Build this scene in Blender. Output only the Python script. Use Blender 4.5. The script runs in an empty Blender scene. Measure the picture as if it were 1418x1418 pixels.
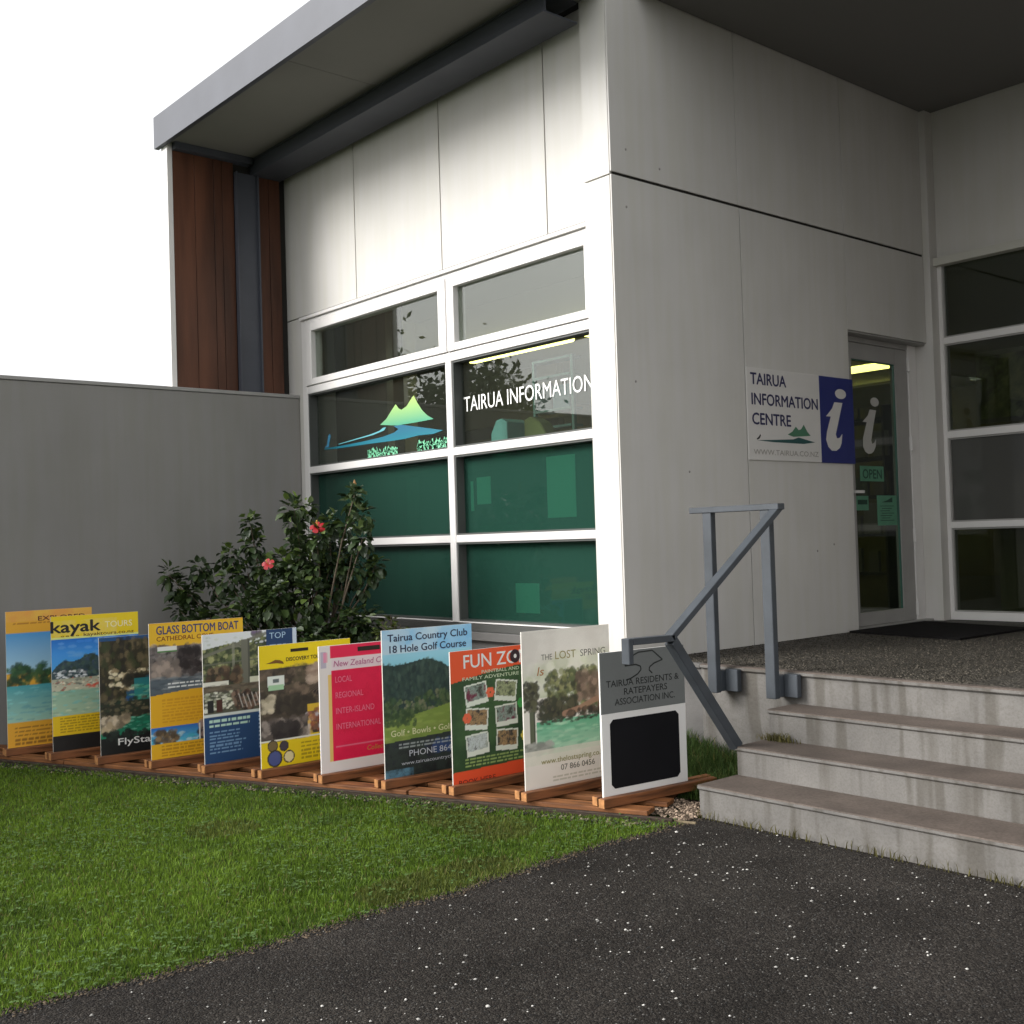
import bpy, bmesh, math, random
import numpy as np
from mathutils import Matrix, Vector
random.seed(7); rng = np.random.default_rng(7)
R = math.radians
S = bpy.context.scene
COL = S.collection

# ------------------------------------------------------------------ camera
cam = bpy.data.cameras.new('camera'); cam.sensor_width = 36; cam.lens = 36*1555.19/1418; cam.clip_end = 600; cam.clip_start = .05
co = bpy.data.objects.new('camera', cam); COL.objects.link(co)
rt = Vector((0.64943879, 0.75978782, -0.03084997)); fw = Vector((-0.75942117, 0.65012933, 0.02472548)); up = Vector((0.03884259, 0.00737043, 0.99921816))
M = Matrix((rt, up, -fw)).transposed().to_4x4(); M.translation = Vector((4.47225, -4.6587, 0.72))
co.matrix_world = M
S.camera = co
CAM = Vector((4.47225, -4.6587, 0.72))
def pix(p):
    d = Vector(p) - CAM; y = d.dot(fw)
    if y < .1: return (-9999, -9999)
    return (709 + 1555.19*d.dot(rt)/y, 709 - 1555.19*d.dot(up)/y)

# ------------------------------------------------------------------ sky, sun, exposure
SUN_EL, SUN_DIR = 28, Vector((-0.58, -1.0, 0))           # towards the sun, bright overcast
W = bpy.data.worlds.new('World'); S.world = W; W.use_nodes = True
nt = W.node_tree; bg = nt.nodes['Background']
sky = nt.nodes.new('ShaderNodeTexSky'); sky.sky_type = 'NISHITA'; sky.sun_disc = False
sky.sun_elevation = R(SUN_EL); sky.sun_rotation = math.atan2(SUN_DIR.x, SUN_DIR.y)
sky.air_density = 1.0; sky.dust_density = 5.0; sky.ozone_density = 1.0
hs = nt.nodes.new('ShaderNodeHueSaturation'); hs.inputs['Saturation'].default_value = .12
nt.links.new(sky.outputs[0], hs.inputs['Color']); cl = nt.nodes.new('ShaderNodeMix'); cl.data_type = 'RGBA'; cl.inputs[0].default_value = .68; cl.inputs[7].default_value = (5.3, 5.35, 5.4, 1)   # even cloud layer
nt.links.new(hs.outputs[0], cl.inputs[6]); nt.links.new(cl.outputs[2], bg.inputs[0]); bg.inputs[1].default_value = 0.10
sl = bpy.data.lights.new('sun', 'SUN'); sl.energy = 1.5; sl.angle = R(27); sl.color = (1, .975, .94)
so = bpy.data.objects.new('sun', sl); COL.objects.link(so)
sd = Vector((SUN_DIR.x, SUN_DIR.y, 0)).normalized()*math.cos(R(SUN_EL)) + Vector((0, 0, math.sin(R(SUN_EL))))
so.rotation_euler = sd.to_track_quat('Z', 'Y').to_euler(); so.location = (2, -10, 12)
S.view_settings.view_transform = 'Standard'; S.view_settings.look = 'None'; S.view_settings.gamma = 1
S.view_settings.use_curve_mapping = False; S.view_settings.exposure = 1.42
S.render.engine = 'CYCLES'
try: S.cycles.max_bounces = 8; S.cycles.transparent_max_bounces = 12
except Exception: pass

# ------------------------------------------------------------------ helpers
def lin(c): return tuple(((x/12.92) if x <= .04045 else ((x+.055)/1.055)**2.4) for x in c)
def s255(r, g, b): return lin((r/255, g/255, b/255))
MATS = {}
def mat(name, col, rough=.6, spec=.5, metal=0, var=.0, vscale=6, bump=0, bscale=60, bdist=.002, stretch=None, col2=None, detail=5, emit=None, streak=0, thr=None):
    """principled material with noise-driven colour variation and relief"""
    if name in MATS: return MATS[name]
    m = bpy.data.materials.new(name); m.use_nodes = True; n = m.node_tree; b = n.nodes['Principled BSDF']; MATS[name] = m
    L = n.links.new
    b.inputs['Roughness'].default_value = rough; b.inputs['Metallic'].default_value = metal
    b.inputs['Specular IOR Level'].default_value = spec; b.inputs['Base Color'].default_value = (*col, 1)
    tc = n.nodes.new('ShaderNodeTexCoord'); mp = n.nodes.new('ShaderNodeMapping'); L(tc.outputs['Object'], mp.inputs[0])
    if stretch: mp.inputs['Scale'].default_value = stretch
    out = None
    if var or col2:
        nz = n.nodes.new('ShaderNodeTexNoise'); nz.inputs['Scale'].default_value = vscale; nz.inputs['Detail'].default_value = detail; L(mp.outputs[0], nz.inputs[0])
        cr = n.nodes.new('ShaderNodeValToRGB'); L(nz.outputs[0], cr.inputs[0])
        c2 = col2 if col2 else tuple(c*(1-var) for c in col); c1 = tuple(min(1, c*(1+var)) for c in col)
        cr.color_ramp.elements[0].position, cr.color_ramp.elements[1].position = thr or (.3, .7)
        cr.color_ramp.elements[0].color = (*c2, 1); cr.color_ramp.elements[1].color = (*c1, 1)
        out = cr.outputs[0]
    if streak:
        mp2 = n.nodes.new('ShaderNodeMapping'); mp2.inputs['Scale'].default_value = (9, 9, .7); L(tc.outputs['Object'], mp2.inputs[0])
        n2 = n.nodes.new('ShaderNodeTexNoise'); n2.inputs['Scale'].default_value = 1.6; n2.inputs['Detail'].default_value = 4; L(mp2.outputs[0], n2.inputs[0])
        c3 = n.nodes.new('ShaderNodeValToRGB'); L(n2.outputs[0], c3.inputs[0])
        c3.color_ramp.elements[0].position = .38; c3.color_ramp.elements[1].position = .6
        k = 1-streak; c3.color_ramp.elements[0].color = (k, k, k*.97, 1); c3.color_ramp.elements[1].color = (1, 1, 1, 1)
        mx = n.nodes.new('ShaderNodeMix'); mx.data_type = 'RGBA'; mx.blend_type = 'MULTIPLY'; mx.inputs[0].default_value = 1
        if out: L(out, mx.inputs[6])
        else: mx.inputs[6].default_value = (*col, 1)
        L(c3.outputs[0], mx.inputs[7]); out = mx.outputs[2]
    if out: L(out, b.inputs['Base Color'])
    if bump:
        bn = n.nodes.new('ShaderNodeTexNoise'); bn.inputs['Scale'].default_value = bscale; bn.inputs['Detail'].default_value = 6; L(mp.outputs[0], bn.inputs[0])
        bp = n.nodes.new('ShaderNodeBump'); bp.inputs['Strength'].default_value = bump; bp.inputs['Distance'].default_value = bdist
        L(bn.outputs[0], bp.inputs['Height']); L(bp.outputs[0], b.inputs['Normal'])
    if emit: b.inputs['Emission Color'].default_value = (*emit[0], 1); b.inputs['Emission Strength'].default_value = emit[1]
    return m
def attr_mat(name, rough=.5, spec=.4, trans=0, bump=0):
    m = bpy.data.materials.new(name); m.use_nodes = True; n = m.node_tree; b = n.nodes['Principled BSDF']; MATS[name] = m
    a = n.nodes.new('ShaderNodeAttribute'); a.attribute_name = 'Col'; n.links.new(a.outputs['Color'], b.inputs['Base Color'])
    b.inputs['Roughness'].default_value = rough; b.inputs['Specular IOR Level'].default_value = spec
    if trans:
        t = n.nodes.new('ShaderNodeBsdfTranslucent'); n.links.new(a.outputs['Color'], t.inputs[0]); mx = n.nodes.new('ShaderNodeMixShader'); mx.inputs[0].default_value = trans
        o = n.nodes['Material Output']; n.links.new(b.outputs[0], mx.inputs[1]); n.links.new(t.outputs[0], mx.inputs[2]); n.links.new(mx.outputs[0], o.inputs[0])
    return m
def glass(name, tint, refl=1.0, film=None, filmmix=0, rough=0.0, ior=1.5):
    m = bpy.data.materials.new(name); m.use_nodes = True; n = m.node_tree; n.nodes.remove(n.nodes['Principled BSDF']); L = n.links.new; MATS[name] = m
    tr = n.nodes.new('ShaderNodeBsdfTransparent'); tr.inputs[0].default_value = (*tint, 1)
    gl = n.nodes.new('ShaderNodeBsdfGlossy'); gl.inputs['Roughness'].default_value = rough; gl.inputs[0].default_value = (refl, refl, refl, 1)
    lw = n.nodes.new('ShaderNodeLayerWeight'); lw.inputs[0].default_value = .5; pw = n.nodes.new('ShaderNodeMath'); pw.operation = 'POWER'; pw.inputs[1].default_value = 4.2; L(lw.outputs['Facing'], pw.inputs[0])
    fr = n.nodes.new('ShaderNodeMath'); fr.operation = 'MULTIPLY_ADD'; k0 = ((ior-1)/(ior+1))**2*1.0; fr.inputs[1].default_value = 1-k0; fr.inputs[2].default_value = k0; L(pw.outputs[0], fr.inputs[0])
    base = tr
    if film:
        df = n.nodes.new('ShaderNodeBsdfDiffuse'); df.inputs[0].default_value = (*film, 1)
        m1 = n.nodes.new('ShaderNodeMixShader'); m1.inputs[0].default_value = filmmix; L(tr.outputs[0], m1.inputs[1]); L(df.outputs[0], m1.inputs[2]); base = m1
    mx = n.nodes.new('ShaderNodeMixShader'); L(fr.outputs[0], mx.inputs[0]); L(base.outputs[0], mx.inputs[1]); L(gl.outputs[0], mx.inputs[2])
    L(mx.outputs[0], n.nodes['Material Output'].inputs[0])
    return m

def tag(o, label=None, cat=None, group=None, kind=None):
    if label: o['label'] = label
    if cat: o['category'] = cat
    if group: o['group'] = group
    if kind: o['kind'] = kind
    return o
def thing(name, label, cat, loc=(0, 0, 0), rotz=0, group=None):
    o = bpy.data.objects.new(name, None); o.empty_display_size = .2; COL.objects.link(o)
    o.location = loc; o.rotation_euler = (0, 0, rotz); return tag(o, label, cat, group)
def link(name, me, m=None, parent=None, world=False):
    o = bpy.data.objects.new(name, me); COL.objects.link(o)
    if m and not me.materials: me.materials.append(m)
    if parent:
        o.parent = parent
        if world: o.location = -wl(parent)
    return o
def wl(o):
    v = o.location.copy()
    while o.parent: o = o.parent; v += o.location
    return v
def obj(name, bm, m, parent=None, world=False, bev=0, smooth=False):
    me = bpy.data.meshes.new(name)
    if bev: bmesh.ops.bevel(bm, geom=[e for e in bm.edges], offset=bev, segments=1, affect='EDGES', clamp_overlap=True)
    bmesh.ops.recalc_face_normals(bm, faces=bm.faces)
    bm.to_mesh(me); bm.free()
    if smooth: me.polygons.foreach_set('use_smooth', [True]*len(me.polygons))
    return link(name, me, m, parent, world)
def abox(bm, x0, x1, y0, y1, z0, z1):
    v = [bm.verts.new(p) for p in ((x0, y0, z0), (x1, y0, z0), (x1, y1, z0), (x0, y1, z0), (x0, y0, z1), (x1, y0, z1), (x1, y1, z1), (x0, y1, z1))]
    for f in ((0, 3, 2, 1), (4, 5, 6, 7), (0, 1, 5, 4), (1, 2, 6, 5), (2, 3, 7, 6), (3, 0, 4, 7)): bm.faces.new([v[i] for i in f])
def box(name, b, m, parent=None, world=False, bev=0):
    bm = bmesh.new(); abox(bm, *b); return obj(name, bm, m, parent, world, bev)
def boxes(name, bs, m, parent=None, world=False, bev=0):
    bm = bmesh.new()
    for b in bs: abox(bm, *b)
    return obj(name, bm, m, parent, world, bev)
def prism(bm, pts, y0, y1):
    """outline in x,z extruded along y"""
    a = [bm.verts.new((x, y0, z)) for x, z in pts]; b = [bm.verts.new((x, y1, z)) for x, z in pts]; n = len(pts)
    bm.faces.new(a); bm.faces.new(b[::-1])
    for i in range(n): bm.faces.new((a[i], b[i], b[(i+1) % n], a[(i+1) % n]))
def decal(name, pts, y, m, parent, th=.0012):
    from mathutils.geometry import tessellate_polygon
    v = [Vector((x, y, z)) for x, z in pts]; tris = tessellate_polygon([v]); me = bpy.data.meshes.new(name); me.from_pydata(v, [], [tuple(t) for t in tris])
    return link(name, me, m, parent)
def tube(bm, pts, rad, k=6, square=False):
    pts = [Vector(p) for p in pts]; rad = rad if hasattr(rad, '__len__') else [rad]*len(pts); rings = []
    if square: k = 4
    for i, p in enumerate(pts):
        d = (pts[min(i+1, len(pts)-1)] - pts[max(i-1, 0)]).normalized()
        a = d.cross(Vector((0, 0, 1)))
        if a.length < .05: a = Vector((1, 0, 0)) if abs(d.z) > .9 else Vector((0, 1, 0))
        a.normalize(); b = d.cross(a).normalized()
        rings.append([bm.verts.new(p + rad[i]*(math.cos(t)*a + math.sin(t)*b)*(1.414 if square else 1)) for t in [(j+.5)*2*math.pi/k for j in range(k)]])
    for r0, r1 in zip(rings, rings[1:]):
        for j in range(k): bm.faces.new((r0[j], r0[(j+1) % k], r1[(j+1) % k], r1[j]))
    bm.faces.new(rings[0][::-1]); bm.faces.new(rings[-1])

def sgrid(w, h, sc, seed):
    """smooth value noise, h x w, about sc cells across"""
    g = np.random.default_rng(seed).random((int(sc*h/w)+3, sc+3)); ys = np.linspace(0, sc*h/w, h); xs = np.linspace(0, sc, w)
    yi = ys.astype(int); xi = xs.astype(int); fy = (ys-yi)[:, None]; fx = (xs-xi)[None]
    fy = fy*fy*(3-2*fy); fx = fx*fx*(3-2*fx)
    return (g[yi][:, xi]*(1-fy)*(1-fx)+g[yi][:, xi+1]*(1-fy)*fx+g[yi+1][:, xi]*fy*(1-fx)+g[yi+1][:, xi+1]*fy*fx)
class Canvas:
    """flat printed picture: colours on a fine grid; u right, v down, both 0..1"""
    def __init__(s, w, h, base, cell=.0042):
        s.w, s.h = w, h; s.nx = int(w/cell); s.ny = int(h/cell)
        s.U, s.V = np.meshgrid(np.linspace(0, 1, s.nx), np.linspace(0, 1, s.ny)); s.c = np.zeros((s.ny, s.nx, 3)); s.c[:] = s255(*base); s.seed = 1
    def put(s, m, col, a=1):
        col = np.array(s255(*col)); m = m.astype(float)[..., None]*a; s.c = s.c*(1-m)+col*m
    def rect(s, u0, v0, u1, v1, col, a=1): s.put((s.U >= u0) & (s.U <= u1) & (s.V >= v0) & (s.V <= v1), col, a)
    def ell(s, u, v, ru, rv, col, a=1, crisp=False):
        q = ((s.U-u)/ru)**2+((s.V-v)/rv)**2
        if crisp: s.put(q <= 1, col, a); return
        s.seed += 1; nz_ = sgrid(s.nx, s.ny, 14, s.seed+300); m = np.clip((1.0+1.3*(nz_-.5)-q)/.45, 0, 1)*(.75+.5*(sgrid(s.nx, s.ny, 40, s.seed+400)-.5)); s.put(m, col, a)
    def grad(s, u0, v0, u1, v1, c0, c1):
        t = np.clip((s.V-v0)/(v1-v0), 0, 1)[..., None]; m = ((s.U >= u0) & (s.U <= u1) & (s.V >= v0) & (s.V <= v1))[..., None]
        s.c = np.where(m, np.array(s255(*c0))*(1-t)+np.array(s255(*c1))*t, s.c)
    def line(s, f): return s.V > f(s.U)
    def noise(s, u0, v0, u1, v1, cols, sc=9, seed=None, lo=.25, hi=.75, a=1, mask=None):
        s.seed += 1; q_ = seed or s.seed; n = .40*sgrid(s.nx, s.ny, sc, q_)+.27*sgrid(s.nx, s.ny, int(sc*2.3), q_+50)+.18*sgrid(s.nx, s.ny, sc*5, q_+90)+.15*np.random.default_rng(q_).random((s.ny, s.nx)); n = .5+(n-.5)*1.35
        t = np.clip((n-lo)/(hi-lo), 0, .999)*(len(cols)-1); i = t.astype(int); f = (t-i)[..., None]; P = np.array([s255(*c) for c in cols])
        c = P[i]*(1-f)+P[np.minimum(i+1, len(cols)-1)]*f
        m = (s.U >= u0) & (s.U <= u1) & (s.V >= v0) & (s.V <= v1)
        if mask is not None: m = m & mask
        m = m.astype(float)[..., None]*a; s.c = s.c*(1-m)+c*m
    def splat(s, u0, v0, u1, v1, n, r0, r1, cols, mask=None, a=.8, asp=1.0, seed=None):
        """many small irregular dabs: leaves, stones, bushes, foam in a printed picture"""
        s.seed += 1; q = np.random.default_rng(seed or s.seed+900); P = np.array([s255(*c) for c in cols])
        for _ in range(n):
            u = q.uniform(u0, u1); v = q.uniform(v0, v1); r = q.uniform(r0, r1); i = int(u*(s.nx-1)); j = int(v*(s.ny-1))
            if not (0 <= i < s.nx and 0 <= j < s.ny) or (mask is not None and not mask[j, i]): continue
            rx = max(1, r*s.nx); ry = max(1, r*asp*s.nx); i0, i1, j0, j1 = int(max(0, i-rx)), int(min(s.nx, i+rx+1)), int(max(0, j-ry)), int(min(s.ny, j+ry+1))
            yy, xx = np.mgrid[j0:j1, i0:i1]; d = ((xx-i)/rx)**2+((yy-j)/ry)**2+q.uniform(-.25, .25, xx.shape); m = (np.clip((1.1-d)/.6, 0, 1)*a)[..., None]
            c0 = P[q.integers(len(P))]*q.uniform(.75, 1.25); s.c[j0:j1, i0:i1] = s.c[j0:j1, i0:i1]*(1-m)+c0*m
    def stroke(s, pts, wd, col, a=.9):
        for (a0, b0), (a1, b1) in zip(pts, pts[1:]):
            x, y = s.U*s.w, s.V*s.h; ax, ay, bx_, by = a0*s.w, b0*s.h, a1*s.w, b1*s.h; L2 = (bx_-ax)**2+(by-ay)**2+1e-9
            t = np.clip(((x-ax)*(bx_-ax)+(y-ay)*(by-ay))/L2, 0, 1); d = np.hypot(x-ax-t*(bx_-ax), y-ay-t*(by-ay)); s.put(np.clip((wd/2-d)/.003+.5, 0, 1), col, a)
    def dashes(s, u0, v0, u1, v1, n, col, a=.8, fill=.5, seed=3):
        r = np.random.default_rng(seed); dv = (v1-v0)/n
        for i in range(n):
            u = u0; end = u1-(u1-u0)*.25*r.random()
            while u < end:
                w = .02+.06*r.random(); s.rect(u, v0+i*dv, min(u+w, end), v0+i*dv+dv*fill, col, a); u += w+.012
    def build(s, name, parent, x0, z1, y, m=None):
        nx, ny = s.nx, s.ny; v = np.zeros((ny, nx, 3)); v[..., 0] = x0+s.U*s.w; v[..., 1] = y; v[..., 2] = z1-s.V*s.h
        idx = np.arange(nx*ny).reshape(ny, nx); q = np.stack([idx[1:, :-1], idx[1:, 1:], idx[:-1, 1:], idx[:-1, :-1]], -1).reshape(-1, 4)
        me = bpy.data.meshes.new(name); me.from_pydata([], [], []); me.vertices.add(nx*ny); me.vertices.foreach_set('co', v.ravel())
        me.loops.add(q.size); me.loops.foreach_set('vertex_index', q.ravel()); me.polygons.add(len(q)); me.polygons.foreach_set('loop_start', np.arange(len(q))*4); me.update(calc_edges=True)
        a = me.color_attributes.new('Col', 'FLOAT_COLOR', 'POINT'); c = np.ones((nx*ny, 4)); s.c = np.clip(s.c, 0, 1)**.88; c[:, :3] = s.c.reshape(-1, 3)*np.clip(.84/np.maximum(s.c.reshape(-1, 3).max(1, keepdims=True), .01), .9, 1.28); a.data.foreach_set('color', c.ravel())
        return link(name, me, m or MATS['print'], parent)
_tcache = {}
def text(parent, s, x0, x1, z, cap, m, y=-.0015, bold=0, shear=0, name='lettering', th=0):
    """one line of lettering from x0 to x1 (x1 None: natural width), baseline z, capital height cap"""
    cu = bpy.data.curves.new('t', 'FONT'); cu.body = s; cu.size = 1; cu.shear = shear; cu.resolution_u = 3; cu.fill_mode = 'FRONT'
    to = bpy.data.objects.new('t', cu); me = bpy.data.meshes.new_from_object(to); bpy.data.objects.remove(to); bpy.data.curves.remove(cu)
    n = len(me.vertices); c = np.zeros(n*3); me.vertices.foreach_get('co', c); c = c.reshape(-1, 3)
    sy = cap/.729; a, b = c[:, 0].min(), c[:, 0].max()
    sx = (x1-x0)/(b-a) if x1 is not None else sy
    o = np.zeros_like(c); o[:, 0] = x0+(c[:, 0]-a)*sx; o[:, 1] = y; o[:, 2] = z+c[:, 1]*sy
    me.vertices.foreach_set('co', o.ravel()); me.update(); me.name = name
    if bold > 0:
        b2 = bmesh.new(); b2.from_mesh(me); base = bold*sy*.9; g0 = list(b2.verts)+list(b2.edges)+list(b2.faces)
        for j, (dx, dz) in enumerate(((base, 0), (-base, 0), (0, base*.7), (0, -base*.7))):
            q = bmesh.ops.duplicate(b2, geom=g0)['geom']
            for e_ in q:
                if isinstance(e_, bmesh.types.BMVert): e_.co += Vector((dx, -.00012*(j+1), dz))
        b2.to_mesh(me); b2.free()
    # text faces +z originally; x->x, y->z keeps it facing -y
    return link(name, me, m, parent)
def mesh_np(name, v, f, m, parent=None, cols=None, smooth=False):
    """v (n,3), f (k,3|4)"""
    k = f.shape[1]; me = bpy.data.meshes.new(name); me.vertices.add(len(v)); me.vertices.foreach_set('co', v.astype(np.float32).ravel())
    me.loops.add(f.size); me.loops.foreach_set('vertex_index', f.astype(np.int32).ravel()); me.polygons.add(len(f)); me.polygons.foreach_set('loop_start', np.arange(len(f))*k)
    me.update(calc_edges=True)
    if cols is not None:
        a = me.color_attributes.new('Col', 'FLOAT_COLOR', 'POINT'); c = np.ones((len(v), 4)); c[:, :3] = cols; a.data.foreach_set('color', c.ravel())
    if smooth: me.polygons.foreach_set('use_smooth', [True]*len(f))
    return link(name, me, m, parent)

# ------------------------------------------------------------------ materials
PAINT = mat('off_white_wall_paint', (.60, .582, .555), .55, .35, var=.035, vscale=2.2, bump=.12, bscale=260, bdist=.0006, streak=.03)
WHITE = mat('white_aluminium', (.74, .72, .70), .38, .5, var=.02, vscale=8)
GREYAL = mat('grey_aluminium', (.34, .33, .315), .42, .5, var=.05, vscale=6)
CORE = mat('dark_joint', (.035, .033, .03), .9, .2)
GREYWALL = mat('grey_render', (.255, .246, .236), .75, .25, var=.08, vscale=.9, bump=.25, bscale=180, bdist=.0012, streak=.035)
STEEL = mat('blue_grey_steel', (.065, .07, .088), .5, .45, var=.12, vscale=3, bump=.1, bscale=40)
RAILM = mat('galvanised_grey_paint', (.052, .060, .070), .5, .4, var=.15, vscale=9, bump=.12, bscale=120, bdist=.0006)
TIMBER = mat('red_brown_stained_timber', (.088, .033, .017), .5, .35, var=.45, vscale=1.6, stretch=(5, 5, .6), bump=.3, bscale=12, bdist=.002)
SOFFIT = mat('soffit_board', (.21, .205, .19), .8, .2, var=.06, vscale=1.2)
ROOF = mat('roof_metal', (.25, .25, .25), .6)
PINE = mat('oiled_pine', (.22, .088, .030), .6, .3, var=.35, vscale=4, stretch=(1.2, 12, 12), bump=.35, bscale=14, bdist=.002, col2=(.075, .030, .014))
PINED = mat('dark_pine', (.20, .075, .028), .55, .35, var=.35, vscale=4, stretch=(1.2, 12, 12), bump=.35, bscale=14, bdist=.002, col2=(.060, .024, .011))
PINEX = mat('oiled_pine_end', (.43, .20, .075), .7, .3, var=.3, vscale=30)
DARKW = mat('weathered_timber', (.045, .032, .024), .8, .2, var=.5, vscale=20, stretch=(1, 8, 8), bump=.5, bscale=30)
FLOOR = mat('interior_carpet', (.05, .048, .045), .9)
INWALL = mat('interior_wall', (.24, .235, .19), .8, var=.05)
INDARK = mat('interior_dark', (.025, .024, .022), .8)
INOLIVE = mat('interior_olive', (.10, .095, .045), .8, var=.1)
CEIL = mat('interior_ceiling', (.55, .54, .48), .85)
MATRUB = mat('black_coir_mat', (.012, .011, .011), .95, .1, var=.4, vscale=140, bump=.8, bscale=400, bdist=.004)
attr_mat('print', .42, .4)
attr_mat('leafcol', .42, .45, trans=.18)
attr_mat('grasscol', .6, .2, trans=.25)
GL = glass('clear_glass', (.84, .88, .84), 1.0, film=(.20, .21, .17), filmmix=.045, ior=1.6)
GLD = glass('dark_glass', (.68, .72, .66), 1.0, film=(.05, .06, .05), filmmix=.10, ior=1.5)
GF = glass('green_film_glass', (.14, .38, .28), .8, film=(.028, .092, .067), filmmix=.5, rough=.03, ior=1.4)
GFG = glass('grey_film_glass', (.25, .26, .23), .9, film=(.13, .13, .12), filmmix=.6, rough=.08)
EDGE = mat('board_core', (.62, .60, .55), .6)
TW = mat('white_vinyl', (.85, .85, .83), .5); TB = mat('black_ink', (.012, .011, .012), .5); TN = mat('navy_ink', (.018, .018, .085), .45)
BLUE = mat('royal_blue_panel', (.014, .022, .155), .4, var=.05)
def ink(n, r, g, b): return mat('ink_'+n, s255(r, g, b), .5)

# ------------------------------------------------------------------ ground
G = -0.6
def heightgrid(name, x0, x1, y0, y1, nx, ny, fz, m, kind='structure', keep=None):
    xs = np.linspace(x0, x1, nx); ys = np.linspace(y0, y1, ny); X, Y = np.meshgrid(xs, ys); Z = fz(X, Y)
    v = np.stack([X, Y, Z], -1).reshape(-1, 3); i = np.arange(nx*ny).reshape(ny, nx)
    f = np.stack([i[:-1, :-1], i[:-1, 1:], i[1:, 1:], i[1:, :-1]], -1).reshape(-1, 4)
    if keep is not None:
        cx = v[f].mean(1); f = f[keep(cx[:, 0], cx[:, 1])]
    o = mesh_np(name, v, f, m, smooth=True); return tag(o, kind=kind)
GRASSM = mat('lawn_turf', (.040, .066, .014), .9, .1, var=.4, vscale=7, bump=.9, bscale=70, bdist=.02, col2=(.020, .030, .008))
box('ground', (-150, 150, -150, 150, G-.3, G-.008), GRASSM)['kind'] = 'structure'
ASPH = bpy.data.materials.new('worn_asphalt'); ASPH.use_nodes = True
def asphalt(m):
    n = m.node_tree; b = n.nodes['Principled BSDF']; L = n.links.new; tc = n.nodes.new('ShaderNodeTexCoord')
    v = n.nodes.new('ShaderNodeTexVoronoi'); v.inputs['Scale'].default_value = 150; L(tc.outputs['Object'], v.inputs[0])
    cr = n.nodes.new('ShaderNodeValToRGB'); sp = n.nodes.new('ShaderNodeSeparateColor'); L(v.outputs['Color'], sp.inputs[0]); L(sp.outputs[0], cr.inputs[0])
    e = cr.color_ramp.elements; e[0].position = 0; e[0].color = (.014, .0125, .012, 1); e[1].position = .8; e[1].color = (.040, .036, .032, 1)
    x = cr.color_ramp.elements.new(.965); x.color = (.06, .055, .05, 1); x = cr.color_ramp.elements.new(.985); x.color = (.07, .065, .06, 1)
    nz = n.nodes.new('ShaderNodeTexNoise'); nz.inputs['Scale'].default_value = 2.2; nz.inputs['Detail'].default_value = 6; L(tc.outputs['Object'], nz.inputs[0])
    c2 = n.nodes.new('ShaderNodeValToRGB'); L(nz.outputs[0], c2.inputs[0]); c2.color_ramp.elements[0].position = .3; c2.color_ramp.elements[1].position = .7
    c2.color_ramp.elements[0].color = (.52, .50, .48, 1); c2.color_ramp.elements[1].color = (1.05, 1.02, .98, 1)
    mx = n.nodes.new('ShaderNodeMix'); mx.data_type = 'RGBA'; mx.blend_type = 'MULTIPLY'; mx.inputs[0].default_value = 1; L(cr.outputs[0], mx.inputs[6]); L(c2.outputs[0], mx.inputs[7]); L(mx.outputs[2], b.inputs['Base Color'])
    b.inputs['Roughness'].default_value = .85; b.inputs['Specular IOR Level'].default_value = .12
    v2 = n.nodes.new('ShaderNodeTexVoronoi'); v2.inputs['Scale'].default_value = 150; L(tc.outputs['Object'], v2.inputs[0])
    bp = n.nodes.new('ShaderNodeBump'); bp.invert = True; bp.inputs['Strength'].default_value = .9; bp.inputs['Distance'].default_value = .006; L(v2.outputs['Distance'], bp.inputs['Height']); L(bp.outputs[0], b.inputs['Normal'])
asphalt(ASPH)
def edge_x(y): return 1.035+.02*np.sin(y*2.1+.4)+.012*np.sin(y*5.7)+.006*np.sin(y*17)
xs = []; v = []; ys = np.linspace(-.5, -30, 600)
for y in ys: v += [(edge_x(y), y, G-.001), (30, y, G-.001)]
f = np.array([(2*i, 2*i+2, 2*i+3, 2*i+1) for i in range(len(ys)-1)])
tag(mesh_np('asphalt_path', np.array(v), f, ASPH), kind='structure')

# garden soil and rough grass behind the sign row, rising to the wall
SOIL = mat('mulch_soil', (.030, .022, .015), .95, .1, var=.5, vscale=30, bump=1, bscale=60, bdist=.02)
def bedz(X, Y):
    line = -1.117+.416*(X-0)            # sign row line y = -1.117+.416 x
    t = np.clip((Y-line-.55)/(.9), 0, 1); t = t*t*(3-2*t)
    return G-.004+.20*t+.01*np.sin(X*7+Y*3)*t
heightgrid('garden_bed', -3.66, .99, -2.7, .18, 110, 80, bedz, SOIL, keep=lambda x, y: y > -1.15+.416*x+.3)

# ------------------------------------------------------------------ building
B = thing('information_centre', 'off white panel clad information centre with big gridded window, glass door and deep canopy', 'building', (0, 0, G))
def bp_(name, b, m, bev=.0, label=None):
    o = box(name, b, m, B, True, bev)
    if label: o['label'] = label
    return o
# cores behind cladding (dark in the joints)
bp_('wall_core', (-3.88, -.22, .06, .14, 2.60, 3.95), CORE); bp_('wall_core', (-.10, -.0125, .016, 2.37, -.02, 4.6), CORE)
bp_('wall_core', (-.10, -.0125, 2.37, 3.46, 2.15, 4.6), CORE)
bp_('wall_core', (-3.88, -3.61, .06, .14, -.6, 2.60), CORE); bp_('rear_wall', (-7.8, -3.9, 1.3, 1.4, -.6, 2.88), PAINT); bp_('rear_wall', (-3.99, -3.885, 1.301, 11, 2.89, 4.6), PAINT); bp_('rear_wall', (-3.99, -3.885, .05, 1.3, -.6, 3.95), PAINT)
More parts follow.
